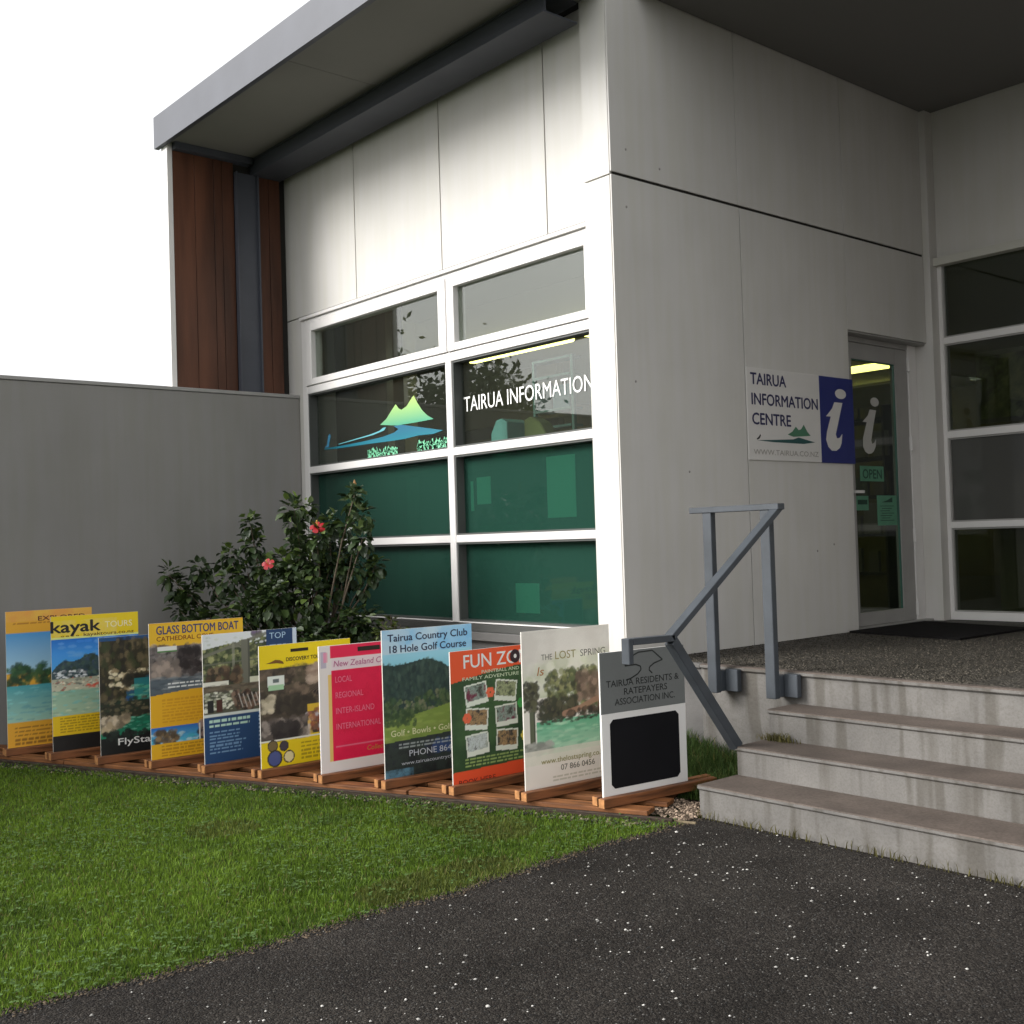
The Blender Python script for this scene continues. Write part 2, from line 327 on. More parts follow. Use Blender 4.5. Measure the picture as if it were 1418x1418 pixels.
# cladding panels, window side
fx = [-3.864, -2.765, -1.678, -.595, -.222]; g = .0048
for a, b in zip(fx, fx[1:]):
    bp_('cladding_panel', (a+g, b-g, .04, .0585, 2.604, 3.885), PAINT, .0012)
for z0, z1 in ((-.6, 2.594),):
    bp_('cladding_panel', (-3.864+g, -3.603, .04, .0585, z0, z1), PAINT, .0012)
# side wall panels facing the steps
ZJ = 2.822
for a, b in ((.0, 1.176), (1.176, 2.366)):
    bp_('cladding_panel', (-.010, 0, a+(g if a else .001), b-g+(.006 if a else 0), .0, ZJ-.009), PAINT, .0012)
bp_('cladding_panel', (-.010, 0, 2.366+g, 3.444, 2.145, ZJ-.009), PAINT, .0012)
for a, b in ((.0, 1.166), (1.166, 2.366), (2.366, 3.55)):
    bp_('cladding_panel', (-.010, 0, a+(g*.5 if a else .001), b-g*.5, ZJ+.009, 4.6), PAINT, .0012)
# fixings in the panels
FIX = mat('fixing_cap', (.30, .28, .26), .6)
bm = bmesh.new()
for (y, z) in ((.13, 2.98), (.42, 2.92), (.12, 2.64), (.15, 1.62), (.6, 1.1), (1.9, .58), (2.1, .62)):
    bm = bmesh.new(); bmesh.ops.create_cone(bm, cap_ends=True, segments=10, radius1=.008, radius2=.006, depth=.003, matrix=Matrix.Translation((.0015, y, z)) @ Matrix.Rotation(R(90), 4, 'Y'))
    obj('panel_fixing', bm, FIX, B, True)
# corner column
for z0, z1 in ((-.02, ZJ-.012), (ZJ-.004, 4.6)):
    bp_('corner_casing', (-.222, -.0135, 0, .0155 if 0 else .0575, z0, z1), PAINT, .0015)
bp_('wall_core', (-.20, -.03, .06, .3, -.02, 4.6), CORE)
# foundations
CONC = mat('cast_concrete', (.27, .25, .225), .8, .25, var=.2, vscale=4, bump=.5, bscale=50, bdist=.004, streak=.22)
CONCD = mat('dark_concrete', (.14, .135, .13), .85, .2, var=.2, vscale=4, bump=.5, bscale=50, bdist=.004)
bp_('foundation', (-3.9, -.035, .05, .3, -.6, .055), CONCD); bp_('foundation', (-.1, -.035, .3, .6, -.6, -.02), CONCD)
bp_('window_sill', (-3.60, -.223, -.005, .1, .06, .115), mat('sill_grey', (.13, .125, .12), .5), .003); bp_('window_sill', (-3.60, -.223, .03, .1, .1155, .165), mat('sill_dark', (.075, .075, .07), .5), .003)
# head flashing
bp_('head_flashing', (-3.60, -.2235, .012, .0585, 2.565, 2.590), WHITE, .002)
# window frame members
FY0, FY1, GY = .034, .128, .112
bm = bmesh.new()
for b in ((-3.60, -3.53, FY0, FY1, .168, 2.562), (-3.5295, -.2235, FY0, FY1, 2.53, 2.562), (-1.672, -1.606, FY0, FY1, .17, 1.95),
          (-1.6345, -1.6255, FY0+.004, FY1, 2.0, 2.53)): abox(bm, *b)
for z0, z1 in ((1.957, 2.018), (1.308, 1.362), (.712, .763), (.168, .178)):
    for x0, x1 in ((-3.5295, -1.6725), (-1.6055, -.2235)): abox(bm, x0, x1, FY0+.001, FY1-.001, z0, z1)
abox(bm, -1.6715, -1.6065, FY0+.001, FY1-.002, 1.9505, 2.018)
obj('window_frame', bm, WHITE, B, True, .003)
SHADE_BEAD = mat('shaded_reveal_bead', (.07, .075, .07), .5)  # bead colour darkened to carry the shade on the window reveals
WIN = {}
for c, (x0, x1) in enumerate(((-3.5295, -1.6725), (-1.6055, -.2235))):
    for r, (z0, z1) in enumerate(((2.018, 2.53), (1.362, 1.957), (.763, 1.308), (.178, .712))):
        if r == 0:
            sx0, sx1 = ((-3.52, -1.636), (-1.624, -.2235))[c]; wz0, wz1 = 2.022, 2.528; t = .088; tb = .052; yb = FY0-.012
            if c == 0: sx0 = -3.5285; t = .088
            q = [(sx0, sx0+t*1.1, yb, FY1, wz0, wz1), (sx1-t, sx1, yb, FY1, wz0, wz1), (sx0+t*1.1, sx1-t, yb+.001, FY1, wz1-.068, wz1), (sx0+t*1.1, sx1-t, yb+.001, FY1, wz0, wz0+tb)]
            if c == 1: q[1] = (sx1-.045, sx1, yb, FY1, wz0, wz1); q[2] = (sx0+t*.9, sx1-.045, yb+.001, FY1, wz1-.068, wz1); q[3] = (sx0+t*.9, sx1-.045, yb+.001, FY1, wz0, wz0+tb)
            if c == 1: q[0] = (sx0, sx0+t*.9, yb, FY1, wz0, wz1)
            w = boxes('window', q, WHITE, B, True, .003)
            w['label'] = 'opening sash in the top row of the window wall'
        else:
            t = .012; y = (FY0+.010, FY1)
            w = boxes('window', [(x0, x0+t, *y, z0, z1), (x1-t, x1, *y, z0, z1), (x0+t, x1-t, y[0]+.001, y[1], z1-t, z1), (x0+t, x1-t, y[0]+.001, y[1], z0, z0+t)], SHADE_BEAD, B, True)
        gy = .064 if r == 0 else GY
        p = box('pane', (x0+.005, x1-.005, gy, gy+.005, z0+.005, z1-.005), GL if r < 2 else GF, w)
        WIN[(c, r)] = w
# lettering and emblem on the second row of panes
dy = GY-.0015; KX = (GY+4.659)/4.709
def gx(x): return 4.472+(x-4.472)*KX      # marks measured in the frame plane, set back onto the glass
def gp(pts): return [(gx(a), b) for a, b in pts]
text(WIN[(1, 1)], 'TAIRUA INFORMATION', gx(-1.492), gx(-.25), 1.607, .107, TW, y=dy, name='window_lettering')
def vgrad_decal(name, pts, y, parent, c0, c1):
    o = decal(name, pts, y, None, parent); me = o.data; n = len(me.vertices); v = np.zeros(n*3); me.vertices.foreach_get('co', v); v = v.reshape(-1, 3)
    t = ((v[:, 2]-v[:, 2].min())/(v[:, 2].max()-v[:, 2].min()))[:, None]; c = np.ones((n, 4)); c[:, :3] = np.array(lin(c0))*(1-t)+np.array(lin(c1))*t
    a = me.color_attributes.new('Col', 'FLOAT_COLOR', 'POINT'); a.data.foreach_set('color', c.ravel()); me.materials.append(MATS['print']); return o
lg = WIN[(0, 1)]
mount = [(-2.509, 1.619), (-2.426, 1.655), (-2.367, 1.702), (-2.299, 1.753), (-2.264, 1.718), (-2.228, 1.703), (-2.163, 1.722), (-2.117, 1.759), (-2.071, 1.79), (-2.029, 1.733), (-1.971, 1.67), (-1.912, 1.628), (-1.839, 1.595), (-2.063, 1.592), (-2.289, 1.593)]
vgrad_decal('mountain_emblem', gp(mount), dy, lg, (.30, .62, .50), (.68, .80, .42))
river = [(-1.735, 1.505), (-1.851, 1.489), (-2.023, 1.495), (-2.202, 1.485), (-2.387, 1.485), (-2.677, 1.489), (-3.087, 1.49), (-3.309, 1.497), (-3.309, 1.506), (-2.981, 1.509), (-2.725, 1.515), (-2.48, 1.526), (-2.328, 1.544), (-2.272, 1.565), (-2.335, 1.592), (-2.233, 1.593), (-2.02, 1.556)]
vgrad_decal('river_emblem', gp(river), dy, lg, (.08, .45, .52), (.12, .38, .50))
decal('river_emblem', gp([(-3.09, 1.520), (-2.60, 1.552), (-2.46, 1.572), (-2.43, 1.594), (-2.47, 1.594), (-2.52, 1.575), (-2.66, 1.558), (-3.10, 1.526)]), dy, ink('aqua', 90, 165, 175), lg)
decal('bird_emblem', gp([(-3.31, 1.512), (-3.27, 1.53), (-3.25, 1.60), (-3.225, 1.618), (-3.21, 1.60), (-3.235, 1.54), (-3.24, 1.512)]), dy, ink('skyblue', 60, 130, 165), lg)
for x0, x1, zb, n, sd_ in ((-2.678, -2.298, 1.368, 60, 1), (-2.037, -1.69, 1.372, 70, 2)):
    rr = random.Random(sd_); bm = bmesh.new()
    for i in range(n):
        x = gx(x0+(x1-x0)*rr.random()); z = zb+.005+.05*rr.random(); h = .012+.03*rr.random(); w = .006+.012*rr.random(); l = rr.uniform(-.02, .02)
        prism(bm, [(x-w, z), (x+w, z), (x+w*.4+l, z+h), (x-w*.2+l, z+h*.9)], dy, dy-.0012)
    o = obj('foliage_emblem', bm, ink('mint', 120, 205, 160), lg)

# doors side: recess, jamb, leaf
bp_('door_lining', (-.16, -.0125, 2.372, 2.384, 0, 2.14), GREYAL); bp_('door_lining', (-.16, -.0125, 2.384, 3.444, 2.132, 2.1445), GREYAL)
bp_('door_frame', (-.165, -.10, 2.385, 3.33, 2.092, 2.131), GREYAL, .002); bp_('door_frame', (-.165, -.10, 2.385, 2.418, .001, 2.091), GREYAL, .002)
bp_('door_frame', (-.165, -.095, 3.332, 3.452, .001, 2.131), WHITE, .003)
bp_('corner_post', (-.165, .052, 3.4525, 3.57, -.02, 4.6), PAINT, .003)
bp_('door_threshold', (-.17, -.03, 2.385, 3.45, -.001, .012), GREYAL)
d = bp_('glass_door', (-.150, -.105, 2.42, 2.56, .014, 2.088), GREYAL, 0)
D = boxes('door_stile', [(-.150, -.105, 3.157, 3.328, .014, 2.088), (-.149, -.106, 2.56, 3.157, 1.97, 2.088), (-.149, -.106, 2.56, 3.157, .014, .108)], GREYAL, d)
box('glass_pane', (-.132, -.126, 2.56, 3.157, .108, 1.97), GLD, d)
boxes('glazing_bead', [(-.1255, -.1135, 3.146, 3.1568, .1085, 1.969), (-.1255, -.1135, 2.561, 3.1455, 1.96, 1.969)], mat('green_glass_edge', (.05, .13, .10), .2), d)
for z in (1.98, 1.365, .66, .10): box('hinge', (-.1045, -.080, 3.318, 3.340, z-.055, z+.055), WHITE, d, bev=.004)
boxes('handle', [(-.10, -.05, 2.47, 2.49, .98, 1.0), (-.06, -.045, 2.46, 2.58, .98, 1.0)], WHITE, d)
def side_frame(parent, x, y0):  # frame facing +x whose local x runs along +Y
    e = bpy.data.objects.new('sticker_sheet', None); return e
# things on the door glass are built facing +X: local frame object rotated 90 degrees
def rot_text(parent, *a, x=0, **k):
    o = text(parent, *a, **k); me = o.data; n = len(me.vertices); c = np.zeros(n*3); me.vertices.foreach_get('co', c); c = c.reshape(-1, 3)
    o2 = np.stack([x-c[:, 1], c[:, 0], c[:, 2]], -1); me.vertices.foreach_set('co', o2.ravel()); me.update(); return o
def side_decal(name, pts, x, m, parent, th=.0012):
    from mathutils.geometry import tessellate_polygon
    v = [Vector((x+.0006, y, z)) for y, z in pts]; tris = tessellate_polygon([v]); me = bpy.data.meshes.new(name); me.from_pydata(v, [], [tuple(t) for t in tris])
    return link(name, me, m, parent)
def ring(cy, cz, ry, rz, n=20): return [(cy+ry*math.cos(t*2*math.pi/n), cz+rz*math.sin(t*2*math.pi/n)) for t in range(n)]
IS = [(2.817, 1.609), (2.904, 1.606), (2.862, 1.50), (2.822, 1.378), (2.835, 1.352), (2.862, 1.362), (2.888, 1.392), (2.878, 1.332), (2.852, 1.298), (2.82, 1.280), (2.775, 1.276), (2.735, 1.292), (2.708, 1.33), (2.712, 1.39), (2.769, 1.511), (2.714, 1.512), (2.755, 1.54), (2.788, 1.563)]
VINYL = mat('frosted_vinyl', (.50, .49, .46), .7)
side_decal('letter_emblem', IS, -.1255, VINYL, d); side_decal('letter_emblem', ring(2.887, 1.668, .058, .034), -.1255, VINYL, d)
PGREEN = mat('green_tinted_paper', (.10, .27, .17), .7, var=.1, vscale=14); PDK = mat('green_print', (.012, .05, .03), .7)
def paper(name, y0, y1, z0, z1, lines=0, txt=None):
    o = box(name, (-.138, -.1335, y0, y1, z0, z1), PGREEN, d)
    return o
box('notice', (-.1258, -.1250, 2.655, 2.975, 1.072, 1.185), PGREEN, d)
rot_text(d, 'OPEN', 2.69, 2.945, 1.093, .072, PDK, y=0, x=-.1246, bold=.02)
box('notice', (-.1258, -.1250, 2.868, 3.14, .742, .967), PGREEN, d)
side_decal('notice_print', [(2.93, .915), (3.01, .932), (3.08, .955), (3.08, .915)], -.1249, PDK, d, .0006)
for i in range(7): box('notice_print', (-.1249, -.1245, 2.91+.02*(i % 2), 3.10-.03*(i % 3), .885-i*.018, .890-i*.018), PDK, d)
box('notice', (-.1258, -.1250, 2.589, 2.753, .857, .963), PGREEN, d); box('notice_print', (-.1249, -.1245, 2.61, 2.735, .90, .935), PDK, d)
for o in list(d.children): pass
# sidelight wall beyond the landing
bm = bmesh.new(); SY0, SY1 = 3.552, 3.62
for b in ((.053, .085, SY0, SY1, 0, 2.80), (1.02, 1.09, SY0, SY1, 0, 2.80), (2.05, 2.12, SY0, SY1, 0, 2.8)): abox(bm, *b)
for x0, x1 in ((.085, 1.02), (1.09, 2.05)):
    for z0, z1 in ((.0, .062), (.705, .752), (1.40, 1.452), (2.13, 2.18), (2.76, 2.80)): abox(bm, x0, x1, SY0+.001, SY1-.001, z0, z1)
obj('window_frame', bm, WHITE, B, True, .002)
for x0, x1 in ((.085, 1.02), (1.09, 2.05)):
    for k, (z0, z1) in enumerate(((.062, .705), (.752, 1.40), (1.452, 2.13), (2.18, 2.76))):
        t = .012
        w = boxes('window', [(x0, x0+t, SY0+.012, SY1, z0, z1), (x1-t, x1, SY0+.012, SY1, z0, z1), (x0+t, x1-t, SY0+.013, SY1, z1-t, z1), (x0+t, x1-t, SY0+.013, SY1, z0, z0+t)], GREYAL, B, True)
        box('pane', (x0+.004, x1-.004, SY0+.03, SY0+.036, z0+.004, z1-.004), (GLD, GFG, GLD, GLD)[k], w)
bp_('cladding_panel', (.053, 3.4, SY0+.01, SY0+.03, 2.806, 4.6), PAINT); bp_('cladding_panel', (2.122, 3.4, SY0+.01, SY0+.03, 0, 2.80), PAINT)
# interior
bp_('interior_floor', (-7.7, -.17, .14, 3.5, -.12, -.001), FLOOR); bp_('interior_floor', (-7.7, 3.3, 3.63, 11, -.12, -.001), FLOOR); bp_('interior_ceiling', (-3.9, -.11, .13, 1.4, 2.74, 2.80), CEIL); bp_('interior_ceiling', (-7.7, -.11, 1.41, 3.5, 2.74, 2.80), CEIL); bp_('interior_ceiling', (-7.7, 3.3, 3.501, 11, 2.74, 2.80), CEIL)
bp_('interior_wall', (-7.7, 3.3, 10.9, 11, 0, 2.74), INOLIVE); bp_('interior_wall', (-7.8, -7.7, 1.4, 11, 0, 2.88), INWALL); bp_('interior_wall', (3.3, 3.4, 3.5, 11, 0, 4.6), INWALL)
bp_('interior_wall', (-3.88, -3.02, .52, .60, 0, 2.735), INDARK)
bp_('interior_wall', (-7.69, -4.9, 4.1, 4.2, 0, 2.1), INDARK); bp_('interior_wall', (-7.69, -4.9, 4.1, 4.2, 2.11, 2.735), INWALL)
bp_('interior_post', (-2.95, -2.86, .42, .52, 0, 2.735), mat('bronze_post', (.06, .055, .035), .5)); bp_('interior_post', (-3.25, -3.17, 1.3, 1.38, 0, 2.735), INDARK)
bp_('interior_beam', (-7.69, -.2, 4.0, 4.06, 1.78, 1.95), INOLIVE)
# canopy: beam, column, soffit, roof
bp_('canopy_beam', (-3.9, -.2225, -.285, -.012, 3.765, 3.775), STEEL); bp_('canopy_beam', (-3.9, -.2225, -.275, -.262, 3.775, 3.885), STEEL); bp_('canopy_beam', (-3.9, -.2225, -.285, -.012, 3.885, 3.897), STEEL)
bp_('soffit_panel', (-3.93, -1.95, -1.0, -.0, 3.898, 3.91), SOFFIT); bp_('soffit_panel', (-1.945, -.02, -1.0, -.0, 3.898, 3.91), SOFFIT)
bp_('canopy_fascia', (-3.94, -.02, -1.04, -1.002, 3.87, 4.12), STEEL)
bp_('roof', (-3.99, 3.7, .08, 11.2, 4.62, 4.72), ROOF); bp_('roof', (-3.93, -.02, -1.0, .03, 4.0, 4.1), ROOF); bp_('roof', (-7.9, -3.995, 1.25, 11.2, 2.89, 2.97), ROOF); bp_('wall_core', (-3.88, -.22, .06, .14, 3.951, 4.6), CORE); bp_('cladding_panel', (-3.88, -.225, .04, .058, 4.105, 4.6), PAINT)
bp_('soffit_panel', (.01, 3.6, .30, 3.55, 3.95, 3.97), mat('dark_soffit', (.16, .155, .15), .8)); bp_('added_shade_wall', (3.12, 3.3, .7, 3.55, -.02, 3.945), GREYWALL); bp_('canopy_fascia', (.01, 3.6, .26, .299, 3.93, 4.62), STEEL)  # the wing wall is added out of view to shade the side wall
C_ = bp_('steel_column', (-3.798, -3.75, -.436, -.424, 1.9, 3.764), STEEL); bp_('steel_column', (-3.798, -3.75, -.248, -.236, 1.9, 3.764), STEEL); bp_('steel_column', (-3.79, -3.778, -.424, -.248, 1.9, 3.764), STEEL)
for y0, y1 in ((-.955, -.778), (-.774, -.616), (-.612, -.544), (-.540, -.440), (-.232, -.128), (-.124, -.024)):
    bp_('timber_board', (-3.83, -3.80+.004*((y0*37) % 1), y0, y1, 1.9, 3.84), TIMBER, .002)
bp_('wall_core', (-3.90, -3.832, -.955, .04, 1.9, 3.9), CORE)
bp_('end_trim', (-3.90, -3.795, -1.0, -.957, 1.9, 3.9), WHITE, .002)
bp_('canopy_beam', (-3.84, -3.74, -.955, -.29, 3.842, 3.896), STEEL)

# ceiling lamps inside (lit)
LAMP = mat('fluorescent_tube', (.9, .9, .8), .5, emit=((1.0, .90, .25), 2.6)); LB = mat('lamp_body', (.5, .5, .45), .5)
for x0, x1, y, lab in ((-4.82, -3.22, 2.77, 'lit fluorescent ceiling lamp seen through the window above the lettering'), (-3.05, -1.5, 2.74, 'lit fluorescent ceiling lamp whose end shows at the white corner column'),
                  (-5.0, -2.45, 7.29, 'nearer lit fluorescent ceiling lamp seen through the glass door'), (-6.4, -3.65, 9.4, 'farther lit fluorescent ceiling lamp seen through the glass door')):
    t = thing('ceiling_lamp', lab, 'ceiling lamp', ((x0+x1)/2, y, 2.735), 0, 'lit ceiling lamps inside'); h = (x1-x0)/2
    box('lamp_body', (-h, h, -.07, .07, -.06, 0), LB, t); box('lamp_tube', (-h+.02, h-.02, -.05, .05, -.135, -.0605), LAMP, t, bev=.02)

# things standing inside, seen dimly through the glass
AQ = mat('aqua_plastic', (.10, .34, .33), .5); OL = mat('olive_cushion', (.11, .14, .03), .8)
t = thing('brochure_rack', 'glassy brochure rack standing inside behind the lettered window pane', 'rack', (-1.35, .75, 0))
FR = mat('pale_acrylic', (.09, .19, .17), .3)
for x in (-.2, .2): box('rack_post', (x-.012, x+.012, -.012, .012, 0, 2.0), FR, t)
for z in (1.5, 1.62, 1.86, 1.98): box('rack_shelf', (-.185, .185, -.02, .10, z, z+.018), FR, t)
box('brochure', (-.17, -.02, -.01, .02, 1.64, 1.82), mat('brochure_dark', (.03, .05, .06), .5), t); box('brochure', (.0, .17, -.01, .02, 1.64, 1.80), mat('brochure_teal', (.05, .14, .15), .5), t)
t = thing('storage_box', 'aqua plastic box on the inside ledge under the lettering', 'box', (-1.62, .55, 1.28)); 
bm = bmesh.new(); prism(bm, [(-.08, 0), (.1, 0), (.1, .27), (.04, .30), (-.02, .29), (-.08, .2)], -.1, .1); obj('box_body', bm, AQ, t, bev=.004)
t = thing('cushion', 'olive green cushion on the inside ledge right of the aqua box', 'cushion', (-1.28, .55, 1.28))
bm = bmesh.new(); prism(bm, [(-.11, 0), (.2, 0), (.14, .13), (.05, .24), (-.04, .29), (-.11, .27)], -.06, .06); obj('cushion_body', bm, OL, t, bev=.01)
bp_('interior_ledge', (-2.9, -.3, .4, .8, 1.25, 1.279), INDARK)
t = thing('display_stand', 'dark stand seen through the right end of the lettered pane', 'stand', (-1.02, 1.15, 0)); box('stand_panel', (-.35, .25, -.02, .02, .9, 2.15), mat('dark_teal_panel', (.02, .035, .035), .6), t); box('stand_foot', (-.3, .2, -.2, .2, 0, .04), INDARK, t)
# papers taped inside the green film panes
PAP = mat('white_notice_paper', (.85, .87, .82), .8, emit=None)
for (x0, z1, x1, z0), lab in (((-.757, 1.236, -.497, .85), 'large white sheet taped inside the upper right green pane'), ((-1.53, 1.127, -1.50, .923), None), ((-1.463, 1.149, -1.316, .966), 'pale square notice taped inside the upper right green pane near the mullion'), ((-1.091, .437, -.861, .245), 'faint square notice taped low inside the bottom right green pane')):
    if not lab: lab = 'narrow pale notice taped inside the upper right green pane beside the mullion'
    t = thing('paper_notice', lab, 'notice', ((x0+x1)/2, .115, (z0+z1)/2), 0, 'notices taped inside the green panes')
    w, h = (x1-x0)/2, (z1-z0)/2
    box('sheet', (-w, w, 0, .003, -h, h), PAP, t)
for lab, x0, x1, z0, z1, y, c_ in (('pale brochure box stacked inside behind the lower right green pane', -1.35, -1.05, .45, .66, .9, (.30, .34, .32)), ('grey filing cabinet inside behind the lower right green pane', -.95, -.45, .0, .62, 1.3, (.22, .24, .23)), ('long white counter inside behind the left green panes', -3.4, -1.75, .0, .82, 1.5, (.34, .36, .34))):
    t = thing('office_furniture', lab, 'furniture', ((x0+x1)/2, y, z0)); w2 = (x1-x0)/2; box('carcass', (-w2, w2, -.2, .2, 0, z1-z0), mat('furniture_%d' % int(c_[0]*100), c_, .6), t, bev=.005); box('top', (-w2-.02, w2+.02, -.22, .22, z1-z0+.0005, z1-z0+.025), CEIL, t)
t = thing('shelf_unit', 'dark shelving with brochures seen through the glass door', 'shelves', (-2.2, 4.6, 0))
for z in (.3, .65, 1.0, 1.35, 1.7): box('shelf', (-1.2, 1.2, -.15, .15, z, z+.025), INDARK, t)
for x in (-1.2, 1.18): box('shelf_side', (x, x+.02, -.15, .15, 0, 1.95), INDARK, t)
rr = random.Random(5); pal = [(.10, .09, .05), (.12, .12, .10), (.05, .08, .05), (.10, .05, .04), (.04, .06, .09), (.16, .15, .12)]
for z in (.3, .65, 1.0, 1.35, 1.7):
    x = -1.15
    while x < 1.1:
        w = rr.uniform(.09, .2); box('brochure', (x, x+w, -.14, -.10, z+.026, z+.026+rr.uniform(.14, .28)), mat('brochure_%d' % rr.randrange(6), pal[rr.randrange(6)], .5), t); x += w+rr.uniform(.02, .1)
t = thing('wall_picture', 'framed green picture hanging inside behind the sidelight window', 'picture', (.05, 5.1, 1.95), 0)
box('picture_frame', (-.5, .5, 0, .03, -.32, .32), mat('picture_frame', (.12, .12, .09), .5), t)
cv = Canvas(.92, .56, (60, 70, 40), .02); cv.noise(0, 0, 1, 1, [(25, 30, 18), (70, 80, 40), (110, 115, 70)], 7); cv.ell(.75, .45, .05, .14, (250, 200, 70)); cv.build('picture_print', t, -.46, .28, -.002)
t = thing('curtain', 'olive curtain hanging inside behind the lowest sidelight pane', 'curtain', (.62, 3.95, 0))
bm = bmesh.new(); prism(bm, [(-.36, .02), (.5, .02), (.5, .72), (-.36, .72)], 0, .03); obj('cloth', bm, INOLIVE, t)

# ------------------------------------------------------------------ low grey wall on the left
t = thing('boundary_wall', 'plain grey rendered wall left of the gridded window behind the shrub', 'wall', (-3.75, -2.5, G))
box('wall_body', (-.10, .09, -4.5, 2.536, 0, 2.535), GREYWALL, t, bev=.004)
bm = bmesh.new(); abox(bm, -.11, .098, -4.5, 2.536, 2.537, 2.565); obj('wall_cap', bm, mat('grey_cap', (.30, .29, .28), .5), t, bev=.003)

# ------------------------------------------------------------------ concrete steps and landing
AGG = bpy.data.materials.new('exposed_aggregate'); AGG.use_nodes = True
def agg(m):
    n = m.node_tree; b = n.nodes['Principled BSDF']; L = n.links.new; tc = n.nodes.new('ShaderNodeTexCoord')
    v = n.nodes.new('ShaderNodeTexVoronoi'); v.inputs['Scale'].default_value = 75; L(tc.outputs['Object'], v.inputs[0])
    sp = n.nodes.new('ShaderNodeSeparateColor'); L(v.outputs['Color'], sp.inputs[0]); cr = n.nodes.new('ShaderNodeValToRGB'); L(sp.outputs[0], cr.inputs[0])
    e = cr.color_ramp.elements; e[0].color = (.016, .014, .011, 1); e[1].color = (.10, .09, .07, 1); x = e.new(.5); x.color = (.036, .032, .025, 1); x = e.new(.85); x.color = (.07, .062, .05, 1)
    L(cr.outputs[0], b.inputs['Base Color']); b.inputs['Roughness'].default_value = .55
    bp = n.nodes.new('ShaderNodeBump'); bp.invert = True; bp.inputs['Strength'].default_value = 1; bp.inputs['Distance'].default_value = .01; L(v.outputs['Distance'], bp.inputs['Height']); L(bp.outputs[0], b.inputs['Normal'])
agg(AGG)
def concrete_mat(name, top, side):
    """treads: brown grime where the face looks up; sides: pale concrete with drips and moss low down"""
    m = bpy.data.materials.new(name); m.use_nodes = True; n = m.node_tree; b = n.nodes['Principled BSDF']; L = n.links.new
    tc = n.nodes.new('ShaderNodeTexCoord'); b.inputs['Roughness'].default_value = .72; b.inputs['Specular IOR Level'].default_value = .35
    def nz(scale, sc=(1, 1, 1), det=6):
        mp = n.nodes.new('ShaderNodeMapping'); mp.inputs['Scale'].default_value = sc; L(tc.outputs['Object'], mp.inputs[0]); q = n.nodes.new('ShaderNodeTexNoise'); q.inputs['Scale'].default_value = scale; q.inputs['Detail'].default_value = det; L(mp.outputs[0], q.inputs[0]); return q.outputs[0]
    def ramp(s, p0, c0, p1, c1):
        r = n.nodes.new('ShaderNodeValToRGB'); L(s, r.inputs[0]); e = r.color_ramp.elements; e[0].position, e[1].position = p0, p1; e[0].color = (*c0, 1); e[1].color = (*c1, 1); return r.outputs[0]
    def mix(f, a, c, mode='MIX'):
        x = n.nodes.new('ShaderNodeMix'); x.data_type = 'RGBA'; x.blend_type = mode
        if isinstance(f, float): x.inputs[0].default_value = f
        else: L(f, x.inputs[0])
        L(a, x.inputs[6]); L(c, x.inputs[7]); return x.outputs[2]
    base = ramp(nz(5), .3, tuple(c*.82 for c in side), .7, tuple(c*1.12 for c in side))
    drip = ramp(nz(1.5, (9, 9, .8), 2), .36, (.66, .64, .60), .50, (1, 1, 1)); base = mix(1.0, base, drip, 'MULTIPLY')
    speck = ramp(nz(110), .35, (.88, .87, .85), .55, (1, 1, 1)); base = mix(1.0, base, speck, 'MULTIPLY')
    tp = ramp(nz(4), .3, tuple(c*.7 for c in top), .7, tuple(c*1.25 for c in top)); tp = mix(1.0, tp, ramp(nz(90), .3, (.75, .73, .7), .6, (1.1, 1.1, 1.1)), 'MULTIPLY')
    geo = n.nodes.new('ShaderNodeNewGeometry'); sx = n.nodes.new('ShaderNodeSeparateXYZ'); L(geo.outputs['True Normal'], sx.inputs[0])
    f = ramp(sx.outputs['Z'], .5, (0, 0, 0), .7, (1, 1, 1)); L(mix(f, base, tp), b.inputs['Base Color'])
    bn = n.nodes.new('ShaderNodeBump'); bn.inputs['Strength'].default_value = .5; bn.inputs['Distance'].default_value = .004; L(nz(55), bn.inputs['Height']); L(bn.outputs[0], b.inputs['Normal'])
    return m
STEPM = concrete_mat('step_concrete', (.088, .070, .059), (.155, .147, .137))
ST = thing('entrance_steps', 'stained concrete steps and aggregate landing up to the glass door', 'steps', (1.0, .19, G)); XR = 3.3
def stp(name, b, m, bev=.008):
    o = box(name, b, m, ST, True, bev); return o
for i, (y, z) in enumerate(((-.600, -.450), (-.312, -.312), (-.050, -.165))):
    yb = (-.312, -.050, .19)[i]; 
    bm = bmesh.new(); abox(bm, 1.0, XR, y+.012, yb+.012 if i < 2 else .189, -.62, z-.022)
    o = obj('riser', bm, STEPM, ST, True, .003)
    stp('tread', (.996, XR, y, (yb+.010 if i < 2 else .189), z-.0215, z), STEPM, .005)
stp('landing_wall', (.37, XR, .205, 3.54, -.6, -.026), STEPM, .002); stp('landing_wall', (.0, .367, .212, 3.54, -.6, -.028), CONCD, .002)
stp('landing_edge', (.37, XR, .188, .245, -.0255, -.0005), STEPM, .006); stp('landing_edge', (.0, .3675, .195, .245, -.0275, -.003), CONCD, .004)
stp('landing_slab', (-.03, XR, .2455, 3.54, -.025, -.001), AGG, 0)
